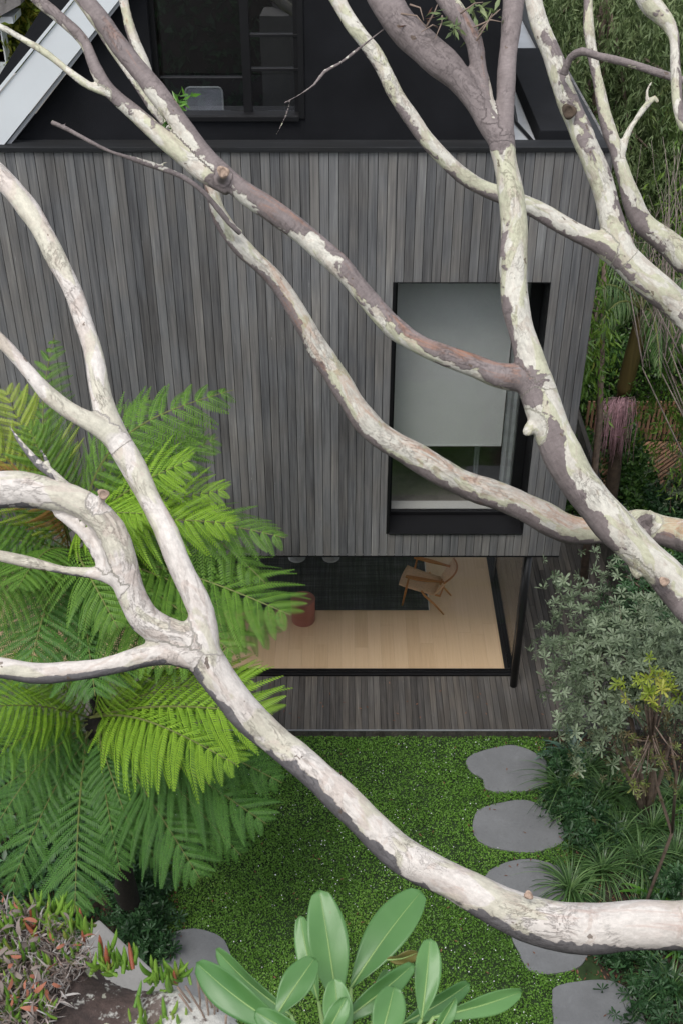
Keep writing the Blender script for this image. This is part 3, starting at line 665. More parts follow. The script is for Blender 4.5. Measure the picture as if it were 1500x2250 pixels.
# teak easy chair
def chair():
    A = PZ(878, 1328, GF); B = PZ(963, 1346, GF); C = PZ(992, 1311, GF)
    fx = Vector((A.x-B.x, A.y-B.y, 0)); fx.normalize(); ly = Vector((-fx.y, fx.x, 0))
    D_ = Vector((A.x + C.x - B.x, A.y + C.y - B.y, 0)); cen = (A + B + C + Vector((D_.x, D_.y, GF)))/4
    if (C-B).dot(ly) < 0: ly = -ly
    W = (C-B).dot(ly)/2 + .02; Ln = .33
    t = thing('armchair', 'teak armchair with woven tan seat and curved back, angled on the rug edge', 'armchair', (cen.x, cen.y, GF))
    def L(x, y, z): return Vector((cen.x, cen.y, GF)) + fx*x + ly*y + Vector((0, 0, z))
    def bar(pts, r, n=8, flat=1.0):
        q = MB(); q.tube([L(*p) for p in pts], r, n, flat=flat); return q
    WW = .30
    for s in (-1, 1):
        bar([(Ln, s*W, .0), (Ln-.045, s*W, .30), (Ln-.09, s*(W+.0), .60)], [.012, .019, .014]).build('leg', M['chairwood'], t, smooth=True)
        bar([(-Ln-.02, s*W, .0), (-Ln+.14, s*W, .17), (-Ln+.30, s*W, .30), (Ln-.3, s*W, .385)], [.012, .018, .020, .016]).build('leg', M['chairwood'], t, smooth=True)
        # armrest: flat paddle, wider in the middle, curving in at the back
        q = MB(); n = 9; vs = []; fs = []
        for i in range(n):
            a = i/(n-1); xx = Ln-.04 - a*.60; wid = .022 + .020*math.sin(math.pi*min(1, a*1.15+.1)); yy = s*(W+.01 - .05*a*a); zz = .61 - .02*a + .02*a*a
            vs += [L(xx, yy-wid, zz), L(xx, yy+wid, zz), L(xx, yy+wid, zz+.022), L(xx, yy-wid, zz+.022)]
        for i in range(n-1):
            for k in range(4): fs.append((i*4+k, i*4+(k+1) % 4, (i+1)*4+(k+1) % 4, (i+1)*4+k))
        fs += [(3,2,1,0), tuple((n-1)*4+k for k in range(4))]; q.add(vs, fs); q.build('armrest', M['chairwood'], t, bevel=.006)
        bar([(Ln+.06, s*(W-.035), .40), (.05, s*(W-.035), .355), (-Ln+.08, s*(W-.05), .315)], .019, 8, .8).build('seat_rail', M['chairwood'], t, smooth=True)
    # seat
    q = MB(); n = 8; vs = []; fs = []
    for i in range(n+1):
        a = i/n; xx = Ln+.09 - a*(.60); zz = .415 - .085*a - .012*math.sin(math.pi*a); ww = W-.015 + .02*(1-a)
        for j in range(7):
            b_ = j/6*2-1; vs.append(L(xx - .02*b_*b_*(1 if i == 0 else 0), b_*ww, zz - .012*(1-b_*b_)))
    for i in range(n):
        for j in range(6): fs.append((i*7+j, i*7+j+1, (i+1)*7+j+1, (i+1)*7+j))
    q.add(vs, fs); o = q.build('seat', M['chairseat'], t, smooth=True); s_ = o.modifiers.new('s', 'SOLIDIFY'); s_.thickness = .03
    # curved back panel leaning away
    q = MB(); vs = []; fs = []
    for i in range(7):
        a = i/6; 
        for j in range(11):
            b_ = j/10*2-1; xx = -Ln+.125 - a*.20 + .07*b_*b_*(.4+.6*a) - .05*(1-b_*b_); zz = .36 + a*.36 - .03*b_*b_*a
            vs.append(L(xx, b_*(W+.02+.06*a), zz))
    for i in range(6):
        for j in range(10): fs.append((i*11+j, i*11+j+1, (i+1)*11+j+1, (i+1)*11+j))
    q.add(vs, fs); o = q.build('backrest', M['chairseat'], t, smooth=True); s_ = o.modifiers.new('s', 'SOLIDIFY'); s_.thickness = .018
    pts = []
    for j in range(11):
        b_ = j/10*2-1; pts.append((-Ln+.125-.20+.07*b_*b_-.05*(1-b_*b_), b_*(W+.085), .725-.03*b_*b_))
    bar(pts, .015).build('top_rail', M['chairwood'], t, smooth=True)
    bar([(-Ln+.07, -W+.03, .32), (-Ln+.07, W-.03, .32)], .013).build('stretcher', M['chairwood'], t, smooth=True)
chair()
# framed chair back inside the upper window
yq = UY + .27
q0, q1 = PY(412, 252, yq), PY(488, 192, yq)
t = thing('study_chair', 'white framed chair back with grey panel behind the upper window', 'chair', ((q0.x+q1.x)/2, yq, q0.z-.45))
xa, xb, za, zb = q0.x, q1.x, q0.z-.03, q1.z
def rr(x0, x1, z0, z1, r, y):
    pts = []
    for cx_, cz_, a0 in ((x1-r, z1-r, 0), (x0+r, z1-r, 90), (x0+r, z0+r, 180), (x1-r, z0+r, 270)):
        for k in range(6): a = R(a0 + k*18); pts.append((cx_+r*math.cos(a), y, cz_+r*math.sin(a)))
    return pts
pp = rr(xa, xb, za, zb, .05, yq); mb = MB(); mb.tube(pp + [pp[0]], .011, 8, caps=False); mb.build('back_frame', plain('white_tube', (.85, .95, .90), .4), t, smooth=True)
mb = MB(); mb.prism(rr(xa+.012, xb-.012, za+.012, zb-.012, .045, yq-.004), (0, .012, 0)); mb.build('backrest', plain('grey_mesh', (.55, .58, .62), .7), t)
mb = MB(); mb.box(xa, xb, yq-.01, yq+.42, za-.09, za-.04); mb.build('seat', M['black'], t, bevel=.02)
mb = MB(); mb.tube([((xa+xb)/2, yq+.2, za-.09), ((xa+xb)/2, yq+.2, ZT-.11)], .025, 10); mb.build('leg', M['black'], t)

# ================================================================== GUM TREES
def catmull(pts, step):
    """pts: list of (Vector, radius, dark, rust, dx,dy,dz,side); resampled"""
    A = np.array([[*p[0], *p[1:]] for p in pts], float); out = []
    n = len(A)
    for i in range(n-1):
        p0, p1, p2, p3 = A[max(i-1, 0)], A[i], A[i+1], A[min(i+2, n-1)]
        k = max(2, int(np.linalg.norm(p2[:3]-p1[:3])/step))
        for j in range(k):
            s = j/k; out.append(.5*((2*p1)+(p2-p0)*s+(2*p1-5*p1+4*p2-p3 + (2*p0-2*p1)*1.0)*s*s*0 + (2*p0-5*p1+4*p2-p3)*s*s+(3*p1-p0-3*p2+p3)*s**3))
    out.append(A[-1]); return np.array(out)
UND = (-.38, -.48, -.79, .22)      # side on which darker bark tends to stay
def limb(px, style, wide=1.0):
    """px: (u, v, t, width_px) or ('w', x, y, z, radius); style: function s in 0..1 -> (dark, rust, dirx, diry, dirz, side)"""
    out = []
    n = len(px)
    for i, p in enumerate(px):
        s = i/(n-1); st_ = style(s) if callable(style) else style
        if p[0] == 'w': out.append((Vector(p[1:4]), p[4], *st_))
        else: out.append((P(p[0], p[1], p[2]), p[3]/2*p[2]/F*.90*wide - .003, *st_))
    if px[-1][0] != 'w' and (px[-1][0] < -20 or px[-1][1] < -20 or px[-1][0] > 1520):      # the limb goes on beyond the photo, tapering
        a, b_ = out[-2][0], out[-1][0]; d = (b_-a).normalized(); r0 = out[-1][1]; Ln = min(2.6, 14*r0 + .5); q = b_.copy()
        for k in range(1, 6):
            d = (d + Vector((.10*math.sin(k*2+b_.x*9), .08*math.cos(k*3+b_.z*7), .12))).normalized(); q = q + d*Ln/5; out.append((q.copy(), max(.008, r0*(1-k/5.3)), *out[-1][2:]))
    return out
def grow(name, limbs, mat, parent, voxel=.011, lump=.05, knots=()):
    mb = MB(); samp = []; aux = []
    for li, lb in enumerate(limbs):
        S = catmull(lb, .05); k = len(S)
        ph = rng.uniform(0, 6, 4); s = np.cumsum(np.r_[0, np.linalg.norm(np.diff(S[:, :3], axis=0), axis=1)])
        S[:, 3] = np.maximum(S[:, 3], .004)
        S[:, 3] *= 1 + lump*(np.sin(s*5.1+ph[0]) + .7*np.sin(s*11.3+ph[1]) + .4*np.sin(s*23+ph[2]))*.6
        jit = (S[:, 3:4]*.10)*np.stack([np.sin(s*7+ph[i]) for i in range(3)], 1); S[:, :3] += jit
        mb.tube([Vector(q) for q in S[:, :3]], list(S[:, 3]), 16)
        samp.append(S)
        T_ = np.gradient(S[:, :3], axis=0); T_ /= np.linalg.norm(T_, axis=1, keepdims=True) + 1e-9
        u_ = np.cross(T_[0], [0.2, .3, .9]); u_ /= np.linalg.norm(u_); off = rng.uniform(0, 30)
        for i in range(k):
            u_ = u_ - T_[i]*np.dot(u_, T_[i]); u_ = u_/np.linalg.norm(u_); aux.append((T_[i], u_.copy(), np.cross(T_[i], u_), s[i]+off, off))
    S = np.concatenate(samp)
    for (u, v, t_, r_) in knots:
        c = P(u, v, t_); rr_ = r_*t_/F; mb.tube([c + Vector((0, .0, -rr_*.9)), c + Vector((0, 0, -rr_*.5)), c, c + Vector((0, 0, rr_*.5)), c + Vector((0, 0, rr_*.9))], [rr_*.4, rr_*.85, rr_, rr_*.85, rr_*.4], 12)
    me0 = mb.mesh('tmp'); ob = bpy.data.objects.new('tmp', me0); COL.objects.link(ob)
    rm = ob.modifiers.new('r', 'REMESH'); rm.mode = 'VOXEL'; rm.voxel_size = voxel; rm.use_smooth_shade = True
    sm = ob.modifiers.new('s', 'SMOOTH'); sm.iterations = 7; sm.factor = .5
    dg = bpy.context.evaluated_depsgraph_get(); me = bpy.data.meshes.new_from_object(ob.evaluated_get(dg)); me.name = name
    bpy.data.objects.remove(ob, do_unlink=True)
    n = len(me.vertices); V = np.empty(n*3, np.float32); me.vertices.foreach_get('co', V); V = V.reshape(-1, 3)
    kd = KDTree(len(S))
    for i, q in enumerate(S): kd.insert(q[:3], i)
    kd.balance()
    dark = np.zeros(n, np.float32); rust = np.zeros(n, np.float32); bk = np.zeros((n, 3), np.float32)
    for i in range(n):
        res = kd.find_n(V[i], 4); wsum = 0; d = 0; r_ = 0
        q = S[res[0][1]]; T0, U0, W0, s0, o0 = aux[res[0][1]]; dv = V[i]-q[:3]
        bk[i] = (s0 + float(dv@T0), float(dv@U0)*1.0 + o0, float(dv@W0))
        for co, idx, dist in res:
            q = S[idx]; w_ = 1/(dist*dist + 1e-5); rad = V[i]-q[:3]; rad = rad/(np.linalg.norm(rad)+1e-6)
            d += w_*(q[4] + q[9]*float(rad[0]*q[6]+rad[1]*q[7]+rad[2]*q[8])); r_ += w_*(q[5]*(.25+1.0*max(0., float(rad[2]*.8-rad[0]*.1-rad[1]*.2))**2)); wsum += w_
        dark[i] = d/wsum; rust[i] = r_/wsum
    # fine lumps
    nr = np.empty(n*3, np.float32); me.vertices.foreach_get('normal', nr); nr = nr.reshape(-1, 3)
    a = (np.sin(V[:, 0]*41+V[:, 1]*17)*np.sin(V[:, 1]*37+V[:, 2]*23)*np.sin(V[:, 2]*43+V[:, 0]*11))*.0014 + np.sin(V[:, 0]*11+2)*np.sin(V[:, 1]*9)*np.sin(V[:, 2]*13)*.006
    V += nr*a[:, None].astype(np.float32); me.vertices.foreach_set('co', V.ravel())
    for nm, arr in (('dark', dark), ('rust', rust)):
        at = me.attributes.new(nm, 'FLOAT', 'POINT'); at.data.foreach_set('value', arr)
    at = me.attributes.new('bk', 'FLOAT_VECTOR', 'POINT'); at.data.foreach_set('vector', bk.ravel())
    return link(name, me, mat, parent, smooth=True)

def st(dark, rust=0.0, d=UND): return (dark, rust, *d)
def lerp_st(a, b_): return lambda s: tuple(x*(1-s)+y*s for x, y in zip(a, b_))

# --- tree 1: the low white limb crossing the foreground
t1 = thing('gum_tree', 'smooth white gum tree whose thick limb sweeps low over the lawn', 'tree', (3.7, 4.0, 0), 'pale gum trees arching over the garden')
def T(u, v, w, t=6.0): return (u, v, t, w)
Wt = st(-.045, .30, (-.45, -.45, -.77, .30)); Wl = st(-.115, .22, (-.4, -.3, -.87, .17))
main = [('w', 3.7, 4.0, -.1, .34), ('w', 3.72, 4.02, 3.0, .27), ('w', 3.5, 3.9, 5.6, .2), ('w', 2.5, 3.5, 7.0, .15),
        T(1600,2020,128,5.4), T(1500,2034,124,5.4), T(1400,2037,118,5.4), T(1300,2042,122,5.45), T(1200,2028,118,5.5), T(1100,1994,108,5.6), T(1000,1940,98,5.7), T(900,1890,92,5.8), T(835,1838,88,5.85), T(750,1752,84,5.9), T(670,1678,82,5.95), T(600,1622,82,6), T(537,1566,86,6), T(470,1475,92,6), T(428,1408,90,6), T(398,1380,70,6)]
brA = [T(450,1430,70), T(440,1345,66), T(398,1245,66,6.05), T(370,1170,62,6.1), T(336,1110,62,6.15), T(282,1010,66,6.2), T(245,940,64,6.25), T(224,860,55,6.3), T(207,785,50,6.35), T(182,710,50,6.4), T(160,635,50,6.45), T(122,560,52,6.5), T(88,500,54,6.55), T(45,440,56,6.6), T(0,385,54,6.65), T(-70,310,52,6.7)]
brA2 = [T(262,975,50,6.22), T(215,935,50,6.2), T(150,903,46,6.2), T(100,862,42,6.2), T(50,800,38,6.2), T(0,745,36,6.2), T(-60,690,34,6.2)]
brB = [T(415,1400,80), T(365,1385,80), T(320,1360,80), T(285,1300,76), T(262,1225,80), T(243,1165,76), T(205,1118,72), T(165,1096,76), T(100,1083,86), T(40,1078,96), T(-20,1080,100), T(-90,1090,100)]
brB2 = [T(275,1290,36), T(240,1268,34), T(200,1257,30), T(150,1253,28), T(75,1237,33), T(0,1222,31), T(-70,1210,30)]
brB3 = [T(235,1255,28), T(215,1222,28), T(190,1178,32), T(160,1152,26), T(120,1126,18)]
brS = [T(160,1080,30), T(118,1042,24), T(85,1018,22), T(55,985,19), T(35,958,13), T(22,938,7)]
brS2 = [T(112,1036,12), T(100,1005,9), T(90,988,5)]
knot = [T(214,1118,34), T(224,1094,26,5.95), T(228,1084,26,5.92)]
brC = [T(440,1440,90), T(385,1435,72), T(335,1440,64), T(295,1450,56), T(225,1466,50), T(150,1472,50), T(75,1478,53), T(0,1470,58), T(-80,1465,60)]
grow('limb', [limb(main, lerp_st(st(-.015, .42, (-.2, -.5, -.84, .27)), Wt)), limb(brA, Wl), limb(brA2, Wl), limb(brB, Wl), limb(brB2, Wl), limb(brB3, st(-.06, .2)), limb(brC, st(-.055, .05, (0, -.55, -.83, .26))), limb(knot, Wl)], M['bark_w'], t1, knots=[(722+80,1770,5.85,44)] if False else ())
grow('dead_branch', [limb(brS, st(.0, .1)), limb(brS2, st(.1, .2))], M['bark_w'], t1, .007)
# cut knot faces
def ring(u, v, t_, wpx, parent, m=M['twig'], name='knot'):
    c = P(u, v, t_); r_ = wpx/2*t_/F; d = (Vector((0, 0, CZ)) - c).normalized()
    mb = MB(); a = d.orthogonal().normalized(); b_ = d.cross(a); n = 20
    rings = []
    for k, (rf, h) in enumerate(((1.15, -.3), (1.0, .12), (.78, .22), (.6, .02), (.3, -.06), (.02, -.02))):
        for j in range(n):
            an = 2*math.pi*j/n; wob = 1 + .12*math.sin(3*an+k) ; rings.append(c + (a*math.cos(an) + b_*math.sin(an)*1.15)*r_*rf*wob + d*r_*h)
    fs = [(k*n+j, k*n+(j+1) % n, (k+1)*n+(j+1) % n, (k+1)*n+j) for k in range(5) for j in range(n)]
    mb.add(rings, fs); mb.build(name, m, parent, smooth=True)
M['knot'] = plain('knot_bark', (.30, .22, .17), .85, .45, 40, .6, 90)
ring(228, 1086, 5.90, 20, t1, M['knot'])
ring(1160, 1967, 5.42, 16, t1, M['knot'])

# --- tree 2: spotted gum, four limbs reaching in from the right
t2 = thing('gum_tree', 'spotted gum tree with cream and mauve limbs spreading across the upper photo', 'tree', (5.0, 7.2, 0), 'pale gum trees arching over the garden')
TD = 8.0
def S_(u, v, w, t=TD): return (u, v, t, w)
dl = (-.92, -.3, -.25, .21)
D = [('w', 5.0, 7.2, -.1, .42), ('w', 4.9, 7.1, 2.5, .36), ('w', 4.3, 6.9, 4.6, .27), ('w', 3.4, 6.5, 6.0, .19),
     S_(1580,1395,98), S_(1500,1312,96), S_(1455,1255,94), S_(1405,1208,92), S_(1332,1142,96), S_(1270,1062,94), S_(1228,980,100), S_(1195,900,96), S_(1172,840,88), S_(1158,785,74), S_(1144,725,66), S_(1132,655,70), S_(1127,580,73), S_(1126,500,68), S_(1122,420,66), S_(1109,350,60), S_(1101,305,64), S_(1106,250,50), S_(1112,150,48), S_(1122,80,50), S_(1126,20,56), S_(1128,-40,60), S_(1130,-130,60)]
def stD(s):
    k = s*(len(D)-1)
    if k < 13: return st(-.02, .05, dl)
    if k < 15: return st(-.10, .3, dl)
    if k < 19.5: return st(-.05, .05, (-.9, 0, 0, .10))
    return st(.30, 0, (-.9, 0, 0, .03))
D2 = [S_(1100,310,62), S_(1075,275,58), S_(1055,235,62), S_(1030,200,68), S_(990,155,78), S_(935,105,84), S_(880,55,82), S_(848,0,78), S_(815,-60,76)]
D3 = [S_(1078,270,42), S_(1060,200,44), S_(1048,150,44), S_(1040,90,42), S_(1012,45,48), S_(980,0,50), S_(950,-50,50)]
D4 = [S_(1046,100,20), S_(1085,88,20,8.1), S_(1060,75,22,8.05), S_(1030,40,20)]
E = [S_(1185,850,80), S_(1150,832,64), S_(1093,822,60), S_(1035,803,50), S_(976,783,45), S_(917,755,47), S_(859,712,50), S_(800,650,48), S_(750,590,48), S_(700,542,49), S_(655,502,50), S_(600,465,52), S_(550,433,51), S_(515,405,50), S_(480,372,46), S_(450,340,45), S_(400,278,45), S_(340,200,45), S_(280,120,45), S_(225,50,44), S_(185,0,43), S_(130,-70,42)]
Fb = [S_(505,415,40), S_(468,392,44), S_(425,365,46), S_(360,305,46), S_(300,250,44), S_(240,198,38), S_(210,150,33), S_(185,90,31), S_(140,45,31), S_(85,0,30), S_(30,-50,30)]
F2 = [S_(238,208,18), S_(190,185,20), S_(150,155,21), S_(100,115,20), S_(50,85,18), S_(0,58,18), S_(-60,40,18)]
stE = lerp_st(st(.095, .68, (-.45, -.45, -.77, -.17)), st(.125, .28, (-.45, -.45, -.77, -.14))); stF = st(.05, .2, (.7, 0, .5, .10))
kn = [S_(1180,930,50), S_(1163,944,34,7.95), S_(1157,950,26,7.9)]
kn2 = [S_(492,398,30), S_(490,385,30,7.9), S_(494,380,22,7.85)]
kn3 = [S_(1405,1262,34), S_(1390,1252,22), S_(1382,1240,13)]
grow('limb', [limb(D, stD), limb(D2, st(.30, 0, (1, 0, .3, -.04))), limb(D3, st(.16, .5)), limb(E, stE, 1.14), limb(Fb, stF), limb(F2, st(-.1, 0)), limb(kn, st(-.2, .2)), limb(kn2, st(.3, 0)), limb(kn3, st(-.1, .5))], M['bark'], t2, .012)
TH_ = 9.2
def H_(u, v, w, t=TH_): return (u, v, t, w)
Hh = [('w', 4.75, 7.6, 4.2, .2), ('w', 4.2, 7.9, 6.0, .16), H_(1580,1200,70,9), H_(1500,1172,68,9.1), H_(1447,1163,68), H_(1395,1158,70), H_(1330,1168,56), H_(1260,1161,58), H_(1207,1141,62), H_(1153,1119,62), H_(1100,1095,62), H_(1040,1068,60), H_(976,1040,58), H_(930,1018,56), H_(888,994,55), H_(835,955,55), H_(790,905,55), H_(748,848,52), H_(708,785,46), H_(670,710,42), H_(630,650,40), H_(590,602,40), H_(545,555,38), H_(505,505,38), H_(477,462,32), H_(463,410,28), H_(440,362,30), H_(405,312,34), H_(372,272,32), H_(348,235,25), H_(328,180,24), H_(305,110,26), H_(285,50,23), H_(272,0,21), H_(258,-60,20)]
Pp = [H_(392,295,28), H_(345,248,21), H_(300,185,20), H_(262,135,19), H_(215,60,18), H_(180,5,17), H_(150,-40,16)]
Hk = [H_(1400,1160,70), H_(1420,1140,40,9.1), H_(1432,1128,26,9.05)]
grow('limb', [limb(Hh, st(-.070, .62, (-.45, -.45, -.77, .34)), 1.2), limb(Pp, st(-.05, 0)), limb(Hk, st(-.1, .4))], M['bark'], t2, .012, .07)
tw = [H_(528,512,17,9.05), H_(505,492,17,9.0), H_(470,448,15,9), H_(440,415,15,9), H_(400,387,15,9), H_(350,368,17,9), H_(300,352,14,9), H_(240,332,13,9), H_(190,306,12,9), H_(150,284,14,9), H_(113,268,13,9)]
tw2 = [H_(350,366,8,9), H_(362,358,6,9), H_(372,356,3,9)]; tw3 = [H_(150,284,8,9), H_(140,276,7,9), H_(146,270,4,9)]
grow('dead_branch', [limb(tw, st(.22, .25)), limb(tw2, st(-.1)), limb(tw3, st(.3, .5))], M['bark'], t2, .007)
TJ = 10.2
def J_(u, v, w, t=TJ): return (u, v, t, w)
Jj = [('w', 5.0, 7.6, 4.5, .24), ('w', 4.7, 8.0, 6.6, .2), J_(1580,760,82,10), J_(1500,690,78), J_(1447,635,74), J_(1393,587,76), J_(1345,550,74), J_(1287,522,50), J_(1233,490,48), J_(1180,461,46), J_(1120,438,43), J_(1060,413,41), J_(1020,388,42), J_(975,350,41), J_(935,308,40), J_(900,252,41), J_(865,198,41), J_(825,125,41), J_(780,60,39), J_(748,8,38), J_(715,-50,38)]
Kk = [J_(1365,565,66), J_(1352,530,66), J_(1340,467,62), J_(1327,413,60), J_(1303,360,60), J_(1281,312,58), J_(1260,250,54), J_(1220,150,52), J_(1192,75,48), J_(1173,0,42), J_(1160,-70,40)]
Nn_ = [J_(1236,165,26,10.0), J_(1250,128,21,9.9), J_(1278,112,21,9.8), J_(1310,122,22,9.8), J_(1350,132,24,9.8), J_(1400,146,22,9.8), J_(1470,167,22,9.8), J_(1560,190,22,9.8)]
grow('limb', [limb(Jj, st(-.035, .12, (-.3, -.4, -.85, .18))), limb(Kk, st(.012, .1, (.5, 0, 0, .10))), limb(Nn_, st(.16, 0, (0, 0, -1, -.1)))], M['bark'], t2, .013)
TL = 11.0
def L_(u, v, w, t=TL): return (u, v, t, w)
Ll = [('w', 5.0, 8.2, 6.2, .17), L_(1580,640,70,10.9), L_(1500,570,66), L_(1460,533,61), L_(1415,490,55), L_(1388,440,51), L_(1372,400,43), L_(1359,360,36), L_(1349,320,34), L_(1335,275,35), L_(1310,175,28), L_(1295,75,28), L_(1290,0,26), L_(1287,-60,26)]
Mm = [L_(1362,345,22), L_(1375,300,18), L_(1395,265,16), L_(1420,230,17), L_(1438,214,14), L_(1444,226,10)]
Mm2 = [L_(1420,232,12), L_(1420,200,10), L_(1432,178,7)]
grow('limb', [limb(Ll, st(.0, .35, (-1, 0, -.3, .17))), limb(Mm, st(-.1, .5)), limb(Mm2, st(-.1, .2))], M['bark'], t2, .012)
Oo = [S_(1395,-60,60,8.6), S_(1425,0,54,8.6), S_(1460,40,44,8.6), S_(1480,80,30,8.6), S_(1482,150,29,8.6), S_(1487,225,28,8.6), S_(1502,275,28,8.6), S_(1540,340,30,8.7), ('w', 3.4, 8.4, 7.5, .06), ('w', 4.6, 8.0, 6.6, .09)]
grow('limb', [limb(Oo, st(.02, 0, (1, 0, 0, .15)))], M['bark'], t2, .011)
Qq = [S_(870,45,11,8.1), S_(835,70,10,8.1), S_(790,105,10,8.1), S_(745,140,9,8.1), S_(712,158,10,8.1), S_(690,186,8,8.1), S_(655,210,7,8.1), S_(625,226,6,8.1)]
Q2 = [S_(638,222,5,8.1), S_(628,255,4.5,8.1), S_(608,295,4,8.1)]
grow('dead_branch', [limb(Qq, st(.25, .2)), limb(Q2, st(.3, .3))], M['bark'], t2, .006)
ring(1249, 245, 10.04, 26, t2, M['darktrunk'])
ring(491, 378, 7.83, 22, t2, M['knot']); ring(1458, 1278, 7.80, 18, t2, M['knot'])
def sprig(par, u, v, t_, n, spread, down=.4, leaf=.09, name='leaf_sprig', m=None, r=.12):
    c = P(u, v, t_); parts = []
    for k in range(3):
        d = Vector(rdir(1, (spread[0], spread[1], spread[2]))[0]); ps = np.array([c + d*r*i/ n*3 for i in range(max(1, n//3))]); ps = np.repeat(ps, 2, 0)
        parts.append(scatter(*LEAF, ps + rng.normal(size=ps.shape)*.01, rdir(len(ps), (0, 0, -down)), rdir(len(ps)), np.stack([rng.uniform(.7, 1.2, len(ps))*leaf, rng.uniform(.7, 1.1, len(ps))*leaf*.3, np.full(len(ps), leaf*.3)], 1)))
    V, Fc, rr_ = merge(parts); link(name, npmesh(name, V, Fc, rr_), m or M['broad'], par)
sprig(t2, 392, 222, 8.1, 24, (0, -.2, .2)); sprig(t2, 365, 272, 8.1, 12, (0, -.2, -.6)); sprig(t2, 385, 305, 8.1, 9, (.2, -.2, -.9), m=M['deadleaf'])
sprig(t2, 1040, 8, 8.0, 24, (0, -.3, -.4), leaf=.11, m=M['weep2'], r=.3); sprig(t2, 1000, 60, 7.9, 15, (0, -.3, -.2), leaf=.08, m=M['weep2'], r=.25); sprig(t2, 925, 60, 8, 9, (0, 0, -.2), m=M['deadleaf'], r=.2)
mb = MB()
for (a, b_) in (((880,30),(935,60)), ((935,60),(960,10)), ((960,60),(925,70)), ((1045,90),(1080,30)), ((1010,30),(1060,5)), ((1050,70),(1098,20)), ((900,10),(930,45)), ((970,35),(955,85)), ((1040,60),(1100,48))):
    mb = MB(); p, q = P(*a, 7.9), P(*b_, 7.85); mid = (p+q)/2 + Vector((.02, 0, .03)); mb.tube([p, mid, q], [.007, .005, .0025], 6); mb.build('twig', M['twig'], t2, smooth=True)

# ================================================================== TREE FERNS
def frond_mesh(name, npin=24, nul=20, W=.36, sag=.22, lift=.18, tip_curl=0.0, pang=70, seed=0, stalk=.12, pdroop=.12, wig=0.0):
    """unit frond: rachis from 0 to x=1 along an arch, bipinnate"""
    rg = np.random.default_rng(seed)
    def axis(t):
        z = lift*4*t*(1-t)*.5 + sag*(t - t**2.2)*.0 - 0*t; z = (lift)*math.sin(math.pi*min(1, t*1.0))*.8 - sag*t*t*.0
        return np.array([t, wig*math.sin(t*3.1)*.1, z])
    V = []; Fq = []; rr_ = []; mi = []
    def quad(a, b_, c, d, r_, m_=0):
        k = len(V); V.extend([a, b_, c, d]); Fq.append((k, k+1, k+2, k+3)); rr_.append(r_); mi.append(m_)
    # rachis as 4-sided tube
    K = 18; pr = None
    for i in range(K+1):
        t = i/K; p = axis(t); r = .0065*(1-t*.85)+.0006; cur = [p+np.array([0, r, 0]), p+np.array([0, 0, r]), p+np.array([0, -r, 0]), p+np.array([0, 0, -r])]
        if pr is not None:
            for j in range(4): quad(pr[j], pr[(j+1) % 4], cur[(j+1) % 4], cur[j], .5, 1)
        pr = cur
    for i in range(npin):
        t = stalk + (1-stalk)*(i/npin)**.93; p0 = axis(t); p1 = axis(min(1, t+.01)); tan = p1-p0; tan /= np.linalg.norm(tan); up = np.cross(tan, [0, 1, 0]); up = -up if up[2] < 0 else up
        tt = (t-stalk)/(1-stalk); prof = (min(1, .45+tt*1.9))*(1-tt**2.6)**.8 + .02
        for s in (-1, 1):
            pl = W*prof*rg.uniform(.92, 1.05); an = R(pang - 22*tt + rg.uniform(-7, 7)); d = tan*math.cos(an) + np.array([0, s, 0])*math.sin(an)
            dr = pdroop*rg.uniform(.4, 1.8)*pl/W; n_ = max(5, int(nul*(.3+.7*pl/W)))
            side = np.cross(up, d); side /= np.linalg.norm(side)
            if side[0] < 0: side = -side
            def pa(q): return p0 + d*pl*q + side*pl*.10*q*q - up*dr*W*(q**2)*1.6
            # pinna midrib
            wr = .0022
            for a0, a1 in ((0, .5), (.5, 1)):
                A, B = pa(a0)+up*.0015, pa(a1)+up*.0015; quad(A-side*wr*(1-a0*.8), A+side*wr*(1-a0*.8), B+side*wr*(1-a1*.9), B-side*wr*(1-a1*.9), 1.0, 0)
            lr = rg.random()*.5; brown = rg.random() < .05
            gap = pl/n_
            for k in range(n_):
                q = (k+.5)/n_; c = pa(q); c2 = pa(min(1, q+.02)); dd = c2-c; dd /= np.linalg.norm(dd)+1e-9
                ul = (1-stalk)/npin*.50*min(1, .5+q*2.2)*(1-q**2.2)**.75 + .002
                for s2 in (-1, 1):
                    e = side*s2*.93 + dd*.38; e /= np.linalg.norm(e); wd = gap*.5
                    tipz = -up*ul*.42; r_ = min(1, lr + rg.random()*.5)
                    quad(c - dd*wd*.9, c + e*ul*.62 - dd*wd*.8 + tipz*.3, c + e*ul + dd*wd*.25 + tipz, c + dd*wd*.7 + e*ul*.25, r_)
    V = np.array(V)
    return npmesh(name, V, np.array(Fq), rr_, mi)
FR = [frond_mesh('frond', 19, 26, .30, seed=1, lift=.18, pdroop=.20), frond_mesh('frond', 18, 30, .36, seed=2, lift=.12, pdroop=.18), frond_mesh('frond', 18, 24, .27, seed=3, lift=.26, pdroop=.26, wig=1), frond_mesh('frond', 18, 34, .38, seed=4, lift=.08, pdroop=.14)]
frond_cache = {}
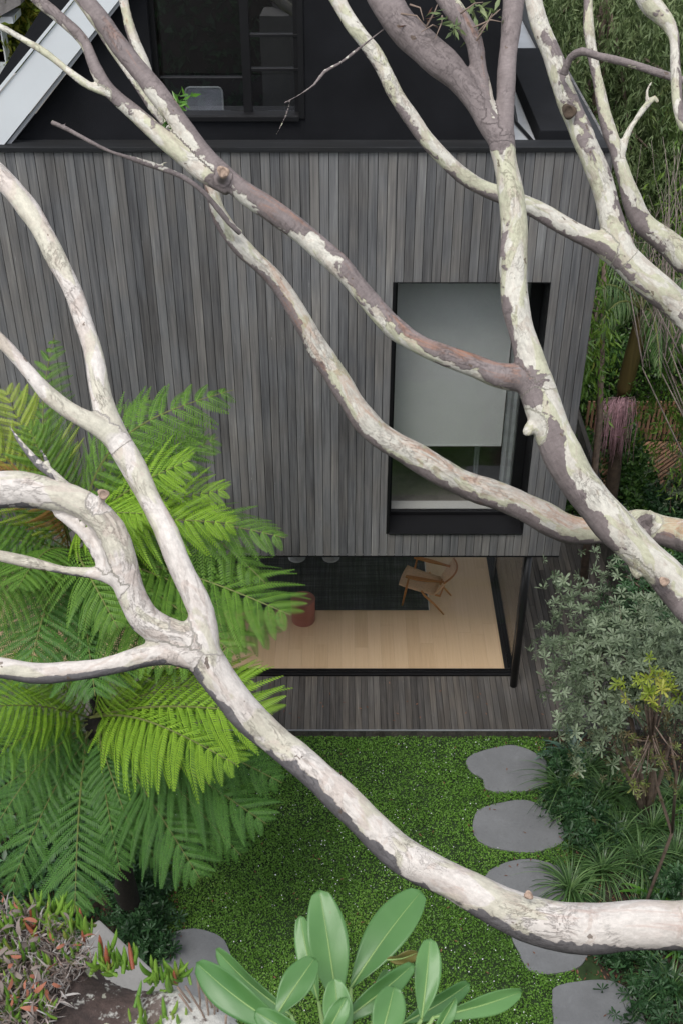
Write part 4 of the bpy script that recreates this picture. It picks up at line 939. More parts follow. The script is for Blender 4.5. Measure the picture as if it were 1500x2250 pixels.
def frond(par, B, Tp, fi=0, mat='fern', roll=0.0, width=1.0, N_=None, lift=1.0):
    key = (fi, mat)
    if key not in frond_cache:
        me = FR[fi].copy(); me.materials.append(M[mat]); me.materials.append(M['rachis'] if mat != 'fern_br' else M['rachis_br']); frond_cache[key] = me
    B = Vector(B); Tp = Vector(Tp); X = (Tp-B); Ln = X.length; X.normalize()
    N0 = Vector(N_) if N_ is not None else Vector((0, -.35, 1)); N0 = (Matrix.Rotation(roll, 3, X) @ N0)
    Y = N0.cross(X).normalized(); Z = X.cross(Y).normalized()
    m = Matrix(((X.x*Ln, Y.x*Ln*width, Z.x*Ln*lift, B.x), (X.y*Ln, Y.y*Ln*width, Z.y*Ln*lift, B.y), (X.z*Ln, Y.z*Ln*width, Z.z*Ln*lift, B.z), (0, 0, 0, 1)))
    o = bpy.data.objects.new('frond', frond_cache[key]); COL.objects.link(o); o.parent = par; o.matrix_basis = Matrix.Translation(-Vector(par.location)) @ m
    return o
M['ferntrunk'] = plain('fern_trunk', (.014, .011, .008), .95, .5, 25, 1.0, 60)
def fern_trunk(par, base, top, r=.10):
    mb = MB(); pts = [Vector(base).lerp(Vector(top), i/12) + Vector((random.uniform(-.02, .02), random.uniform(-.02, .02), 0)) for i in range(13)]
    mb.tube(pts, [r*random.uniform(.85, 1.2) for _ in pts], 14); mb.build('trunk', M['ferntrunk'], par, smooth=True)
# rear, taller fern against the timber wall
CA = P(165, 1215, 12.6); fa = thing('tree_fern', 'tall tree fern with fresh green fronds rising in front of the timber wall at left', 'tree fern', (CA.x, CA.y, 0), 'tree ferns on the left side')
fern_trunk(fa, (CA.x, CA.y, -.05), CA, .11)
keyA = [  # base px, tip px, depths, mesh, material, roll
 ((215,1120),(515,858),12.4,11.9,2,'fern',.2,1.0), ((230,1150),(500,1075),12.4,11.6,1,'fern_b',.0,.9), ((225,1170),(440,930),12.4,11.9,1,'fern',.1,.9),
 ((225,1190),(628,1182),12.4,11.4,0,'fern',-.1,.9), ((235,1220),(590,1290),12.3,11.4,2,'fern',-.2,1.0), ((240,1260),(640,1352),12.2,11.0,3,'fern',-.15,.95),
 ((200,1130),(330,870),12.5,12.4,0,'fern',.1,1.0), ((150,1110),(122,735),12.5,12.5,2,'fern',.1,.7), ((140,1120),(10,850),12.5,11.9,3,'fern_y',.0,1.0),
 ((120,1150),(-60,930),12.4,11.6,1,'fern_y',.0,1.0), ((110,1170),(-160,1080),12.4,11.4,3,'fern',.0,1.0), ((110,1210),(-200,1190),12.4,11.2,1,'fern',.0,1.0),
 ((120,1250),(-120,1380),12.3,10.9,3,'fern',.1,1.0), ((160,1270),(60,1500),12.3,10.9,1,'fern_d',.1,1.0), ((200,1275),(210,1530),12.3,10.9,3,'fern_d',.0,1.0),
 ((220,1270),(390,1460),12.3,10.9,1,'fern',.0,1.0), ((235,1250),(520,1440),12.2,10.9,3,'fern',-.1,1.0), ((180,1200),(330,1130),12.0,11.0,0,'fern_b',.1,1.0),
 ((150,1200),(40,1290),12.0,10.9,1,'fern',.1,1.0), ((170,1210),(260,1380),12.0,10.7,0,'fern',.1,1.1), ((180,1180),(420,1010),12.1,11.3,1,'fern_b',.1,1.0), ((130,1180),(-40,1010),12.0,11.3,0,'fern_br',.1,.8), ((210,1180),(520,1150),12.2,11.2,0,'fern_b',.2,.9),
 ((150,1150),(60,930),12.3,11.7,1,'fern',.2,1.0), ((210,1230),(600,1400),12.1,11.2,1,'fern',.0,.9), ((190,1150),(480,960),12.3,12,0,'fern',.3,.9)]
for (b0, b1, ta, tb, fi, mt, ro, wd) in keyA: 
    bb = CA + Vector(((b0[0]-165)/F*12.5, 0, -(b0[1]-1215)/F*12.5))*.35
    frond(fa, bb, P(*b1, tb), fi, mt, ro, wd)
for k in range(16):
    a = k*2.4; el = .1 + .3*math.sin(k*1.7); ln = random.uniform(1.3, 2.0); d = Vector((math.cos(a), math.sin(a)*.8, el - .55)); 
    frond(fa, CA + Vector((0, 0, -.15)), CA + Vector((0, 0, -.25)) + d.normalized()*ln, k % 4, 'fern_d' if k % 3 else 'fern', random.uniform(-.3, .3), 1.0)
# front fern, lower, big fronds hanging over the lawn
CB = P(215, 1585, 12.3); fb = thing('tree_fern', 'lower tree fern with broad bright fronds and deep green drooping fronds beside the lawn', 'tree fern', (CB.x, CB.y, 0), 'tree ferns on the left side')
fern_trunk(fb, (CB.x, CB.y, -.05), CB, .12)
keyB = [((150,1650),(165,2005),11.7,10.7,3,'fern_d',0,.95,None), ((180,1640),(20,1960),11.8,10.9,1,'fern_d',0,.8,None), ((260,1650),(440,1930),11.8,10.8,3,'fern_d',.0,.85,None),
 ((300,1640),(585,1810),11.8,10.8,3,'fern_d',.0,.85,None), ((330,1620),(530,1880),11.8,11.1,1,'fern_d',.1,.8,None),
 ((170,1560),(600,1570),11.9,10.4,3,'fern_b',.0,.95,None), ((190,1560),(520,1680),11.8,10.3,1,'fern_b',-.1,.9,None), ((200,1540),(560,1490),11.9,10.9,3,'fern_b',.0,.8,None),
 ((160,1560),(-110,1560),11.9,10.6,3,'fern_b',.0,.85,None), ((170,1540),(30,1440),12,11.4,1,'fern_b',.0,.9,None), ((150,1580),(-60,1690),11.9,10.8,1,'fern',.0,.9,None),
 ((190,1540),(330,1440),12,11.3,1,'fern_b',.1,.9,None), ((260,1600),(620,1720),11.9,11,0,'fern_d',.0,1.,None), ((150,1600),(-30,1850),11.9,11.1,0,'fern_d',0,1.0,None), ((210,1640),(300,1860),11.9,11.2,0,'fern_d',0,1.0,None), ((230,1640),(265,1915),11.8,11.0,1,'fern_d',.1,.8,None), ((240,1640),(345,1900),11.8,11.2,3,'fern_d',-.1,.7,None)]
for (b0, b1, ta, tb, fi, mt, ro, wd, nn) in keyB:
    bb = CB.lerp(P(*b0, 12.0), .35); frond(fb, bb, P(*b1, tb), fi, mt, ro, wd)
for k in range(12):
    a = k*2.4+1; ln = random.uniform(1.0, 1.6); d = Vector((math.cos(a), math.sin(a)*.8, -.6)); frond(fb, CB + Vector((0, 0, -.1)), CB + Vector((0, 0, -.15)) + d.normalized()*ln, k % 4, 'fern_d', random.uniform(-.3, .3), 1.0)
# dark planter behind ferns
pc = PZ(165, 1900, 0)

# ================================================================== PLANT BUILDERS
def foliage(name, par, C_, nper, rad, tpl, size, wr, mat, bias=(0, 0, 0), nb=(0, 0, .6), kind=None, flat=1.0):
    """C_ cluster centres (n,3); leaves spread round each"""
    C_ = np.asarray(C_); n = len(C_)*nper; pos = np.repeat(C_, nper, 0) + rng.normal(size=(n, 3))*np.array([rad, rad, rad*flat])*.55
    out = rdir(n, bias); s = rng.uniform(.7, 1.25, n)*size
    cr = np.repeat(rng.random(len(C_)), nper)*.5 + rng.random(n)*.5
    V, Fc, r = scatter(*tpl, pos, out, rdir(n, nb), np.stack([s, s*wr, s*.6], 1), cr)
    return link(name, npmesh(name, V, Fc, r), mat, par, kind=kind)
def strands(name, par, C_, nper, rad, tpl, size, wr, mat, bias=(0, 0, 0), kind=None):
    C_ = np.asarray(C_, float); ns = max(2, nper//11); m = 11
    root = np.repeat(C_, ns, 0) + rng.normal(size=(len(C_)*ns, 3))*rad*.6; n = len(root)*m
    out = rdir(len(root), (0, 0, .1)); out[:, 2] = np.abs(out[:, 2])*.3; ln = rng.uniform(.35, .85, len(root))
    t_ = np.tile(np.linspace(.05, 1, m), len(root)); rt = np.repeat(root, m, 0); oo = np.repeat(out, m, 0); ll = np.repeat(ln, m)
    pos = rt + oo*(ll*t_*.55)[:, None] + np.array([0, 0, -1.0])*(ll*t_**2*.85)[:, None] + rng.normal(size=(n, 3))*.015
    X = oo*.5 + rng.normal(size=(n, 3))*.45 + np.array([0, 0, -.95]); s = rng.uniform(.7, 1.25, n)*size
    cr = np.repeat(np.repeat(rng.random(len(C_)), ns), m)*.45 + np.repeat(rng.random(len(root)), m)*.3 + rng.random(n)*.25
    V, Fc, r = scatter(*tpl, pos, X, rdir(n, (0, -.3, .4)), np.stack([s, s*wr, s*.6], 1), cr)
    return link(name, npmesh(name, V, Fc, r), mat, par, kind=kind)
def tree(name, label, base, h, crown_r, nclus, nper, leaf, wr, mat, group=None, trunk_r=.12, bias=(0, 0, -.5), crown_z=None, squash=1.0, lean=(0, 0), trunkmat=None, seed=0, clr=.35):
    rg = np.random.default_rng(seed); bx, by = base[:2]
    t = thing(name, label, 'tree', (bx, by, 0), group); cz = crown_z or h*.62
    top = Vector((bx+lean[0], by+lean[1], h*.9)); b0 = Vector((bx, by, -.05)); mb = MB()
    pts = [b0.lerp(top, i/8) + Vector((rg.normal()*.05*i/4, rg.normal()*.05*i/4, 0)) for i in range(9)]
    mb.tube(pts, [trunk_r*(1-.085*i) for i in range(9)], 12); mb.build('trunk', trunkmat or M['twig'], t, smooth=True)
    cen = []; mb = MB()
    nb_ = 16
    for k in range(nb_):
        i0 = 2 + int(rg.random()*6); s = pts[i0]; d = rg.normal(size=3); d /= np.linalg.norm(d); e = Vector((bx+lean[0]*.8 + d[0]*crown_r*.8, by+lean[1]*.8 + d[1]*crown_r*.8, cz + d[2]*(h-cz)*.85))
        m1 = s.lerp(e, .5) + Vector((0, 0, .25)); mb.tube([s, s.lerp(m1, .5)+Vector((0,0,.05)), m1, m1.lerp(e, .5), e], [trunk_r*.4, trunk_r*.3, trunk_r*.22, trunk_r*.13, .008], 7)
        for q in range(4): cen.append(np.array(m1.lerp(e, q/3)) + rg.normal(size=3)*.25)
    mb.build('limb', trunkmat or M['twig'], t, smooth=True)
    need = nclus - len(cen)
    for k in range(max(0, need)):
        d = rg.normal(size=3); d /= np.linalg.norm(d); r_ = (rg.random()**.45)
        cen.append(np.array([bx+lean[0]*.8 + d[0]*crown_r*r_, by+lean[1]*.8 + d[1]*crown_r*r_, cz + d[2]*(h-cz)*r_*squash]))
    (strands if bias[2] < -.8 else foliage)('crown', t, cen, nper, clr, LEAF, leaf, wr, mat, bias)
    return t

# ---- right bed: grey-green banksia
WH = []   # whorl of leaves: template merged
def whorl(n=9, ln=1.0, wr=.26, up=.55):
    parts = []
    ang = np.arange(n)*2.399; el = np.linspace(.15, up*1.6, n)
    X = np.stack([np.cos(ang)*np.cos(el), np.sin(ang)*np.cos(el), np.sin(el)], 1)
    tv = np.array([(0,0,0),(.45,.34,.05),(.85,.5,.02),(1,0,-.04),(.85,-.5,.02),(.45,-.34,.05)]); tf = np.array([(0,3,2,1),(0,5,4,3)])
    s = np.linspace(1, .6, n)*ln
    V, Fc, r = scatter(tv, tf, np.zeros((n, 3)), X, np.tile([0, 0, 1.], (n, 1)) + .001, np.stack([s, s*wr, s*.5], 1))
    V = V[:, [2, 1, 0]]*np.array([1, 1, -1]); return V, Fc     # x axis = shoot direction
WV, WF = whorl()
def rosettes(name, par, pos, dirs, size, mat, spr=.3, kind=None):
    n = len(pos); s = rng.uniform(1-spr, 1+spr, n)*size
    V, Fc, r = scatter(WV, WF, np.asarray(pos), np.asarray(dirs), rdir(n), s)
    r = np.clip(r*.7 + rng.random(len(r))*.3, 0, 1); return link(name, npmesh(name, V, Fc, r), mat, par, kind=kind)
def shrub(name, label, base, cen, rx, ry, rz, nros, size, mat, group=None, cat='shrub', hollow=.55, stems=9, dirup=.7, extra=None):
    t = thing(name, label, cat, (base[0], base[1], 0), group); mb = MB(); B = Vector((base[0], base[1], -.02)); cenv = Vector(cen)
    d = rdir(nros, (0, -.15, .35)); r_ = hollow + (1-hollow)*rng.random(nros)**.7
    lump = 1 + .22*np.sin(d[:, 0]*5+1)*np.sin(d[:, 2]*6) + .15*np.sin(d[:, 1]*9)
    pos = np.array(cen) + d*np.array([rx, ry, rz])*(r_*lump)[:, None]
    for k in range(stems):
        e = Vector(pos[k]); mid = B.lerp(e, .5) + Vector((random.uniform(-.15, .15), random.uniform(-.15, .15), .1)); mb.tube([B, B.lerp(mid, .5) + Vector((.03, 0, 0)), mid, mid.lerp(e, .6), e], [.035, .03, .022, .013, .005], 7)
        for j in range(4):
            q = mid.lerp(e, random.random()); e2 = Vector(pos[random.randrange(nros)]); 
            if (e2-q).length < max(rx, rz)*.8: mb.tube([q, q.lerp(e2, .5) + Vector((0, 0, .03)), e2], [.011, .008, .004], 5)
    mb.build('stem', M['twig'], t, smooth=True)
    keep = pos[:, 2] > .08
    rosettes('foliage', t, pos[keep], d[keep] + np.array([0, 0, dirup]), size, mat); return t
bc = P(1365, 1400, 14.0)
b1 = shrub('banksia_shrub', 'large grey green banksia shrub with leaves in whorls, beside the deck', (4.0, 10.2), (3.55, 10.75, 2.2), 1.0, .85, 1.0, 950, .105, M['banksia'], hollow=.35)
d = rdir(260, (-.3, -.4, .4)); pos = np.array([4.35, 10.3, 2.5]) + d*np.array([.9, .8, 1.0])*rng.uniform(.4, 1, (260, 1))
rosettes('foliage', b1, pos, d + np.array([0, 0, .7]), .105, M['banksia'])
for (u, v, t_, n, r_) in ((1240,1290,14.2,26,.25), (1210,1420,14.0,16,.16), (1215,1520,13.9,12,.14), (1230,1350,14.2,22,.22), (1265,1480,13.6,26,.25), (1290,1560,13.4,40,.3), (1270,1620,13.5,24,.25), (1330,1610,13.2,40,.32), (1440,1330,13.2,60,.5), (1480,1420,13,60,.5), (1320,1240,14.5,20,.25)):
    c = np.array(P(u, v, t_)); pos = c + rng.normal(size=(n, 3))*r_*.6; rosettes('foliage', b1, pos, rdir(n, (0, -.2, .9)), .10, M['banksia'])
yc = P(1440, 1520, 12.6)
b2 = thing('banksia_shrub', 'young banksia with yellow green tips growing through the grey green shrub', 'shrub', (yc.x+.05, yc.y-.5, 0))
mb = MB(); B = Vector((yc.x+.15, yc.y-.6, -.02))
tips = [P(1435+random.gauss(0, 34), 1512+random.gauss(0, 26), 12.6+random.uniform(-.3, .2)) for _ in range(40)] + [P(1440+random.uniform(-70, 60), 1680+random.uniform(-60, 70), 12.8+random.uniform(-.3, .2)) for _ in range(22)]
k0 = P(1430, 1640, 12.9); k1 = P(1475, 1830, 13.6)
mb.tube([B, k1, P(1440,1720,13.2), k0, P(1420,1560,12.8)], [.022, .020, .017, .014, .009], 8)
mb.tube([k1, P(1485,1700,13.0), P(1470,1620,12.8)], [.02, .016, .008], 7)
for e in tips[::2]: q = k0.lerp(P(1430,1580,12.8), random.random()); mb.tube([q, q.lerp(e, .5)+Vector((0,0,-.02)), e], [.009, .007, .004], 5)
mb.build('stem', M['twig'], b2, smooth=True)
rosettes('foliage', b2, [tuple(x) for x in tips[:40]], rdir(40, (0, -.4, 1)), .10, M['banksia_y']); rosettes('foliage', b2, [tuple(x) for x in tips[40:]], rdir(22, (0, -.4, .6)), .075, M['banksia_y2'])
# dark bronze twiggy growth below the yellow tips
pos = np.array(P(1430, 1640, 13.0)) + rng.normal(size=(90, 3))*np.array([.35, .25, .3]); rosettes('foliage', b2, pos, rdir(90, (0, 0, .5)), .07, leafmat('bronze_leaf', [(0, (.05, .06, .02)), (1, (.16, .12, .05))], .6, .15))

STP = strap_tpl(); STP2 = strap_tpl(6, 1.6, .5)
def clump(label, x, y, n, ln, wd, mat, name='grass_clump', cat='grass clump', group=None, up=.9, tpl=None, z=0.0):
    a = rng.random(n)*6.283; e = rng.uniform(.25, 1.3, n); X = np.stack([np.cos(a)*np.cos(e), np.sin(a)*np.cos(e), np.sin(e)*up], 1)
    pos = np.stack([x + np.cos(a)*.05*rng.random(n), y + np.sin(a)*.05*rng.random(n), np.full(n, z)], 1); s = rng.uniform(.6, 1.1, n)*ln
    Nn = np.cross(X, np.cross(np.tile([0, 0, 1.], (n, 1)), X)) + 1e-6
    V, Fc, r = scatter(*(tpl or STP2), pos, X, Nn, np.stack([s, np.full(n, wd)*rng.uniform(.7, 1.2, n), s], 1))
    o = link(name, npmesh(name, V, Fc, r), mat); tag(o, label, cat, group); return o
G1 = 'strappy green clumps in the right garden bed'
cl = [(1235,1740,'dark grassy clump on the bed edge between the first two stepping stones'), (1290,1700,'tall grassy clump under the banksia foliage'), (1330,1760,'green strappy clump behind the second stepping stone'), (1400,1750,'strappy clump in the deep shade below the yellow tipped banksia'), (1290,1800,'long leaved clump arching toward the second stepping stone'), (1360,1850,'big arching clump in the middle of the right bed'), (1430,1830,'strappy clump beside the thin banksia stem'), (1250,1960,'dark spiky clump drooping over the third stepping stone'), (1320,1920,'dense clump behind the white limb in the right bed'), (1400,1900,'green clump left of the broad leaved lilies'), (1480,1890,'clump at the right photo edge above the lilies'), (1470,2180,'strappy clump at the lower right photo edge'), (1380,1700,'shaded clump low between the banksia stems'), (1480,1760,'shaded clump at the right edge under the banksia')]
for (u, v, lab) in cl:
    p = PZ(u, v, 0); clump(lab, p.x, p.y, 150, .78 if v > 1700 else .6, .014, M['strap'], group=G1)
p = PZ(1250, 1665, 0); clump('blue green agave like plant with broad pointed leaves at the deck corner', p.x, p.y, 34, .62, .038, M['agave'], 'agave_plant', 'agave', up=.9, tpl=STP)
for (u, v, n, lab) in ((1430,1975,26,'bright green broad leaved lily above the thick white limb'), (1470,1800,16,'glossy broad leaved plant behind the banksia stem'), (1490,2090,20,'broad leaved lily at right edge below the thick white limb'), (1340,1760,9,'small bright broad leaved seedling in the right bed')):
    p = PZ(u, v, 0); clump(lab, p.x, p.y, n, .5, .045, M['broad'], 'lily_plant', 'lily plant', 'broad leaved lilies in the right bed', tpl=STP)
# low dark ferny shrubs
def lowfern(label, x, y, r, n, mat='shrub', h=.3, size=.11):
    pos = np.stack([x + rng.normal(size=n)*r*.5, y + rng.normal(size=n)*r*.5, rng.random(n)*h+.03], 1)
    V, Fc, rr_ = scatter(WV, WF, pos, rdir(n, (0, 0, .7)), rdir(n), rng.uniform(.7, 1.3, n)*size); o = link('low_fern', npmesh('low_fern', V, Fc, rr_), M[mat]); tag(o, label, 'low fern', 'dark low ferns along the lawn edges')
for (u, v, r, n, lab) in ((1255,1790,.35,150,'dark fern cushion beside the second stepping stone'), (1290,1840,.35,150,'fern cushion at the bed edge right of the second stepping stone'), (1230,1700,.25,90,'small fern right of the farthest stepping stone'), (1370,2090,.4,220,'blue green fern mound between the two nearest right hand stepping stones'), (1440,2060,.4,200,'fern mound at right just under the thick white limb'), (1430,2210,.35,160,'fern beside the nearest stepping stone at the photo corner'),
        (300,1940,.45,300,'dark glossy fern under the drooping fronds at lower left'), (310,2030,.4,300,'dark fern mound left of the lower left stepping stone'), (262,1885,.5,420,'shaded fern mass beneath the deep green frond'), (330,2100,.25,160,'dark fern tip against the concrete block'), (100,1900,.5,250,'shaded fern at the far lower left under the tree fern'), (60,1650,.5,250,'dark plants in the shade behind the front tree fern trunk'), (1460,1960,.3,100,'dark fern right of the broad leaved lily')):
    p = PZ(u, v, 0); lowfern(lab, p.x, p.y, r, n)
# soil-level litter under right bed + left bed (uncountable)
n = 9000; x = np.concatenate([rng.uniform(2.7, 6, n), rng.uniform(-5.5, -2.0, n)]); y = rng.uniform(4, 12, 2*n)
ok_ = np.ones(2*n, bool)
for sp in stone_polys: ok_ &= ~inpoly(x, y, sp)
x, y = x[ok_], y[ok_]; n2_ = len(x)
V, Fc, r = scatter(*LEAF, np.stack([x, y, rng.uniform(.01, .05, n2_)], 1), rdir(n2_, (0, 0, 0)), rdir(n2_, (0, 0, 2)), np.stack([np.full(n2_, .05), np.full(n2_, .02), np.full(n2_, .02)], 1))
o = link('leaf_litter', npmesh('leaf_litter', V, Fc, r), M['deadleaf'], kind='stuff'); o['label'] = 'brown fallen leaves covering the garden beds'
n3 = 260; fx = rng.uniform(-2.2, 3.4, n3); fy = rng.uniform(5.5, 13, n3); fz = np.where(fy > 11.66, .155, .045)
k3 = (fy < 11.6) | ((fy > 11.7) & (fy < 12.6))
V, Fc, r = scatter(*LEAF, np.stack([fx, fy, fz], 1)[k3], rdir(int(k3.sum()), (0, 0, 0))*np.array([1, 1, .15]), rdir(int(k3.sum()), (0, 0, 4)), np.stack([np.full(int(k3.sum()), .055), np.full(int(k3.sum()), .018), np.full(int(k3.sum()), .012)], 1))
o = link('fallen_leaves', npmesh('fallen_leaves', V, Fc, r), M['deadleaf'], kind='stuff'); o['label'] = 'few brown gum leaves fallen on the deck and lawn'
n4 = 17000; V, Fc, r = scatter(*LEAF, np.stack([rng.uniform(-9, -3.0, n4), rng.uniform(3.8, 11.4, n4), rng.random(n4)**2*.5], 1), rdir(n4, (0, 0, .3)), rdir(n4, (0, 0, 1.2)), np.stack([np.full(n4, .16), np.full(n4, .07), np.full(n4, .05)], 1))
o = link('bed_undergrowth', npmesh('bed_undergrowth', V, Fc, r), M['shrub'], kind='stuff'); o['label'] = 'dark leafy undergrowth filling the left garden bed'
# sprig with pale green leaves by deck front under limb
p = PZ(640, 1620, 0); clump('small light green seedling at the deck front beside the white limb', p.x-.1, p.y, 9, .34, .03, M['broad'], 'seedling', 'seedling', tpl=STP)

# plants on the bank behind the photographer (uncountable, seen only in reflections)
n = 26000; tt = rng.random(n); px_ = rng.uniform(-9, 9, n); yy = np.interp(tt, [0, .2, .4, .6, .8, 1], [3.3, 2.5, 1.8, 1.1, .4, -2.5]); zz = np.interp(tt, [0, .2, .4, .6, .8, 1], [.1, 1.8, 4.4, 7.1, 9.1, 10.2])
kk = ~((zz > 8.2) & (np.abs(px_) < 2.2)); yy = yy[kk]; zz = zz[kk]; px_ = px_[kk]; n = len(yy)
V, Fc, r = scatter(*LEAF, np.stack([px_, yy, zz + rng.random(n)*.12], 1), rdir(n, (0, .4, 0)), rdir(n, (0, .8, .8)), np.stack([np.full(n, .28), np.full(n, .16), np.full(n, .1)], 1))
o = link('bank_undergrowth', npmesh('bank_undergrowth', V, Fc, r), M['shrub'], kind='stuff'); o['label'] = 'dark undergrowth covering the bank behind the photographer'
# ================================================================== BACKGROUND RIGHT
GT = 'trees beyond the house at upper right'
tree('weeping_tree', 'weeping green tree hanging over the right edge of the timber wall', (5.9, 15.4), 8.2, 1.4, 130, 130, .13, .2, M['weep_b'], GT, .11, (0, 0, -1.6), 5.0, seed=3, clr=.42)
tree('weeping_tree', 'tall weeping tree filling the top right corner behind the spotted limbs', (8.2, 20.5), 9.8, 2.5, 260, 170, .15, .2, M['weep'], GT, .16, (0, 0, -1.5), 6.0, seed=4, clr=.55)
tree('gum_sapling', 'sparse olive leaved tree with pale bare stems at the right edge', (7.5, 15.6), 7.5, 1.1, 80, 66, .10, .18, M['weep2'], GT, .07, (0, 0, -.9), 5.0, seed=5, clr=.45, trunkmat=plain('pale_twig', (.35, .28, .23), .8, .3, 9))
tree('leafy_tree', 'bushy mid green tree behind the black roof box', (4.6, 21.5), 9.8, 1.9, 220, 140, .15, .22, M['weep2'], GT, .14, (0, 0, -1.3), 6.4, seed=6, clr=.55)
tree('leafy_tree', 'broad dark green tree far behind the palm', (9.5, 26), 11, 3.2, 260, 150, .20, .22, M['weep2'], GT, .2, (0, 0, -1.2), 6.5, seed=7, clr=.8)
tree('leafy_tree', 'dense tree far behind the upper wall corner', (4.5, 29), 12, 3.2, 260, 150, .22, .24, M['weep'], GT, .2, (0, 0, -1.3), 7.0, seed=8, clr=.8)
tree('weeping_tree', 'loose weeping crown low behind the palm at right edge', (8.8, 17.0), 6.6, 1.4, 120, 100, .14, .2, M['weep2'], GT, .1, (0, 0, -1.3), 4.0, seed=9, clr=.5)
tree('leafy_tree', 'background tree closing the view above the fence', (7.0, 27), 9, 2.6, 200, 110, .18, .34, M['weep'], GT, .2, (0, 0, -.4), 4.5, seed=12, clr=.8)
# hanging bright sprays near the wall edge
mb = thing('weeping_tree', 'near weeping spray of bright leaves overlapping the timber wall by the window', 'tree', (3.95, 14.9, 0), GT)
cen = []
for (u, v, t_, s) in ((1240,560,15.2,22), (1265,620,15.4,25), (1250,700,15.6,22), (1290,760,15.6,30), (1280,820,15.8,20), (1300,560,15.6,34), (1250,760,15.6,16)):
    for k in range(6): cen.append(P(u+random.gauss(0, s*.6), v+random.gauss(0, s*.8), t_+random.gauss(0, .15)))
strands('crown', mb, [tuple(c) for c in cen], 44, .22, LEAF, .13, .24, M['weep_b'])
q = MB(); b0 = Vector((3.95, 14.9, 0)); tp = P(1330, 470, 16); q.tube([b0, b0.lerp(tp, .5) + Vector((.1, 0, 0)), tp], [.07, .05, .03], 8)
for c in cen[::3]: s0 = b0.lerp(tp, random.uniform(.6, 1)); q.tube([s0, s0.lerp(c, .5)+Vector((0, 0, .12)), c], [.018, .012, .004], 5)
q.build('trunk', M['twig'], mb, smooth=True)
bs = thing('bare_shrub', 'tangle of thin pale bare stems rising at the right photo edge above the palm', 'shrub', (6.9, 15.2, 0))
q = MB()
for k in range(46):
    u0, v0 = random.uniform(1400, 1500), random.uniform(640, 820); u1, v1 = u0 + random.gauss(15, 45), random.uniform(300, 560); tt_ = random.uniform(15.2, 16.4)
    a, b_ = P(u0, v0, tt_), P(u1, v1, tt_); m1 = a.lerp(b_, .5) + Vector((random.gauss(0, .12), random.gauss(0, .1), 0)); m1 = m1 + Vector((random.gauss(0, .15), 0, random.gauss(0, .1))); r0 = random.choice([.003, .005, .007, .012]); q.tube([a, a.lerp(m1, .5), m1, m1.lerp(b_, .5) + Vector((random.gauss(0, .05), 0, 0)), b_], [r0, r0*.9, r0*.7, r0*.5, .003], 5)
    if r0 < .012: c_ = m1 + Vector((random.gauss(0, .3), random.gauss(0, .2), random.uniform(.1, .5))); q.tube([m1, m1.lerp(c_, .5)+Vector((0, 0, -.03)), c_], [.005, .004, .002], 4)
for k in range(12):
    a = P(random.uniform(1400, 1500), random.uniform(640, 820), 15.8); b_ = Vector((6.9+random.gauss(0, .25), 15.2+random.gauss(0, .2), 0)); q.tube([b_, b_.lerp(a, .5), a], [.018, .013, .008], 6)
q.build('stem', plain('pale_bare_stem', (.20, .165, .145), .8, .4, 9), bs, smooth=True)
cen = [P(random.uniform(1360, 1510), random.uniform(280, 620), 16.3) for _ in range(26)]; strands('foliage', bs, [tuple(c) for c in cen], 22, .25, LEAF, .10, .2, M['weep2'])
# hedge / ivy masses
def hedge(label, x0, x1, y0, y1, h, n, leaf=.11, mat='ivy', name='hedge'):
    pos = np.stack([rng.uniform(x0, x1, n), rng.uniform(y0, y1, n), h*np.sqrt(rng.random(n))], 1); pos[:, 2] += .25*np.sin(pos[:, 0]*2.3)*np.cos(pos[:, 1]*1.9)*(pos[:, 2]/h)
    V, Fc, r = scatter(*LEAF, pos, rdir(n, (0, 0, -.1)), rdir(n, (0, -.5, .6)), np.stack([rng.uniform(.7, 1.2, n)*leaf, rng.uniform(.35, .6, n)*leaf, np.full(n, leaf*.4)], 1))
    o = link(name, npmesh(name, V, Fc, r), M[mat]); tag(o, label, 'hedge', 'leafy hedges beyond the house'); return o
hedge('dense ivy hedge behind the slatted timber fence', 4.4, 9.5, 19.7, 20.6, 1.9, 16000)
hedge('low leafy hedge along the dark side fence', 4.9, 5.5, 14.5, 19.3, .9, 9000)
hedge('dark leafy bank between the house side and the side fence', 3.4, 4.7, 16.5, 21, .6, 8000)
hedge('tall leafy hedge far behind at the right', 4, 14, 21.5, 23, 2.2, 16000, .15)
hedge('shrubby planting in front of the pool at right', 5.2, 6.7, 14.2, 16.6, 1.1, 11000, .10, 'shrub')
# bushes right mid
shrub('grey_shrub', 'loose grey green shrub beside the turquoise pool', (6.0, 15.8), (5.9, 15.9, 1.5), .75, .6, 1.0, 360, .09, M['banksia'], hollow=.2)
shrub('green_shrub', 'dark leafy shrub below the pool behind the thick mauve limb', (4.9, 13.2), (4.6, 13.4, 1.0), .9, .8, .8, 420, .10, M['shrub'], hollow=.3)
shrub('green_shrub', 'grey tipped shrub at the right edge above the white burl', (6.4, 13.6), (5.7, 13.4, 1.3), .8, .7, .9, 320, .09, M['banksia'], hollow=.3)
p = PZ(1470, 1060, 1.6)
clump('bright green broad leaved shrub at the right edge over the grey wall', 5.35, 13.2, 60, .8, .05, M['broad'], 'lily_plant', 'lily plant', 'broad leaved lilies in the right bed', tpl=STP, z=1.0)
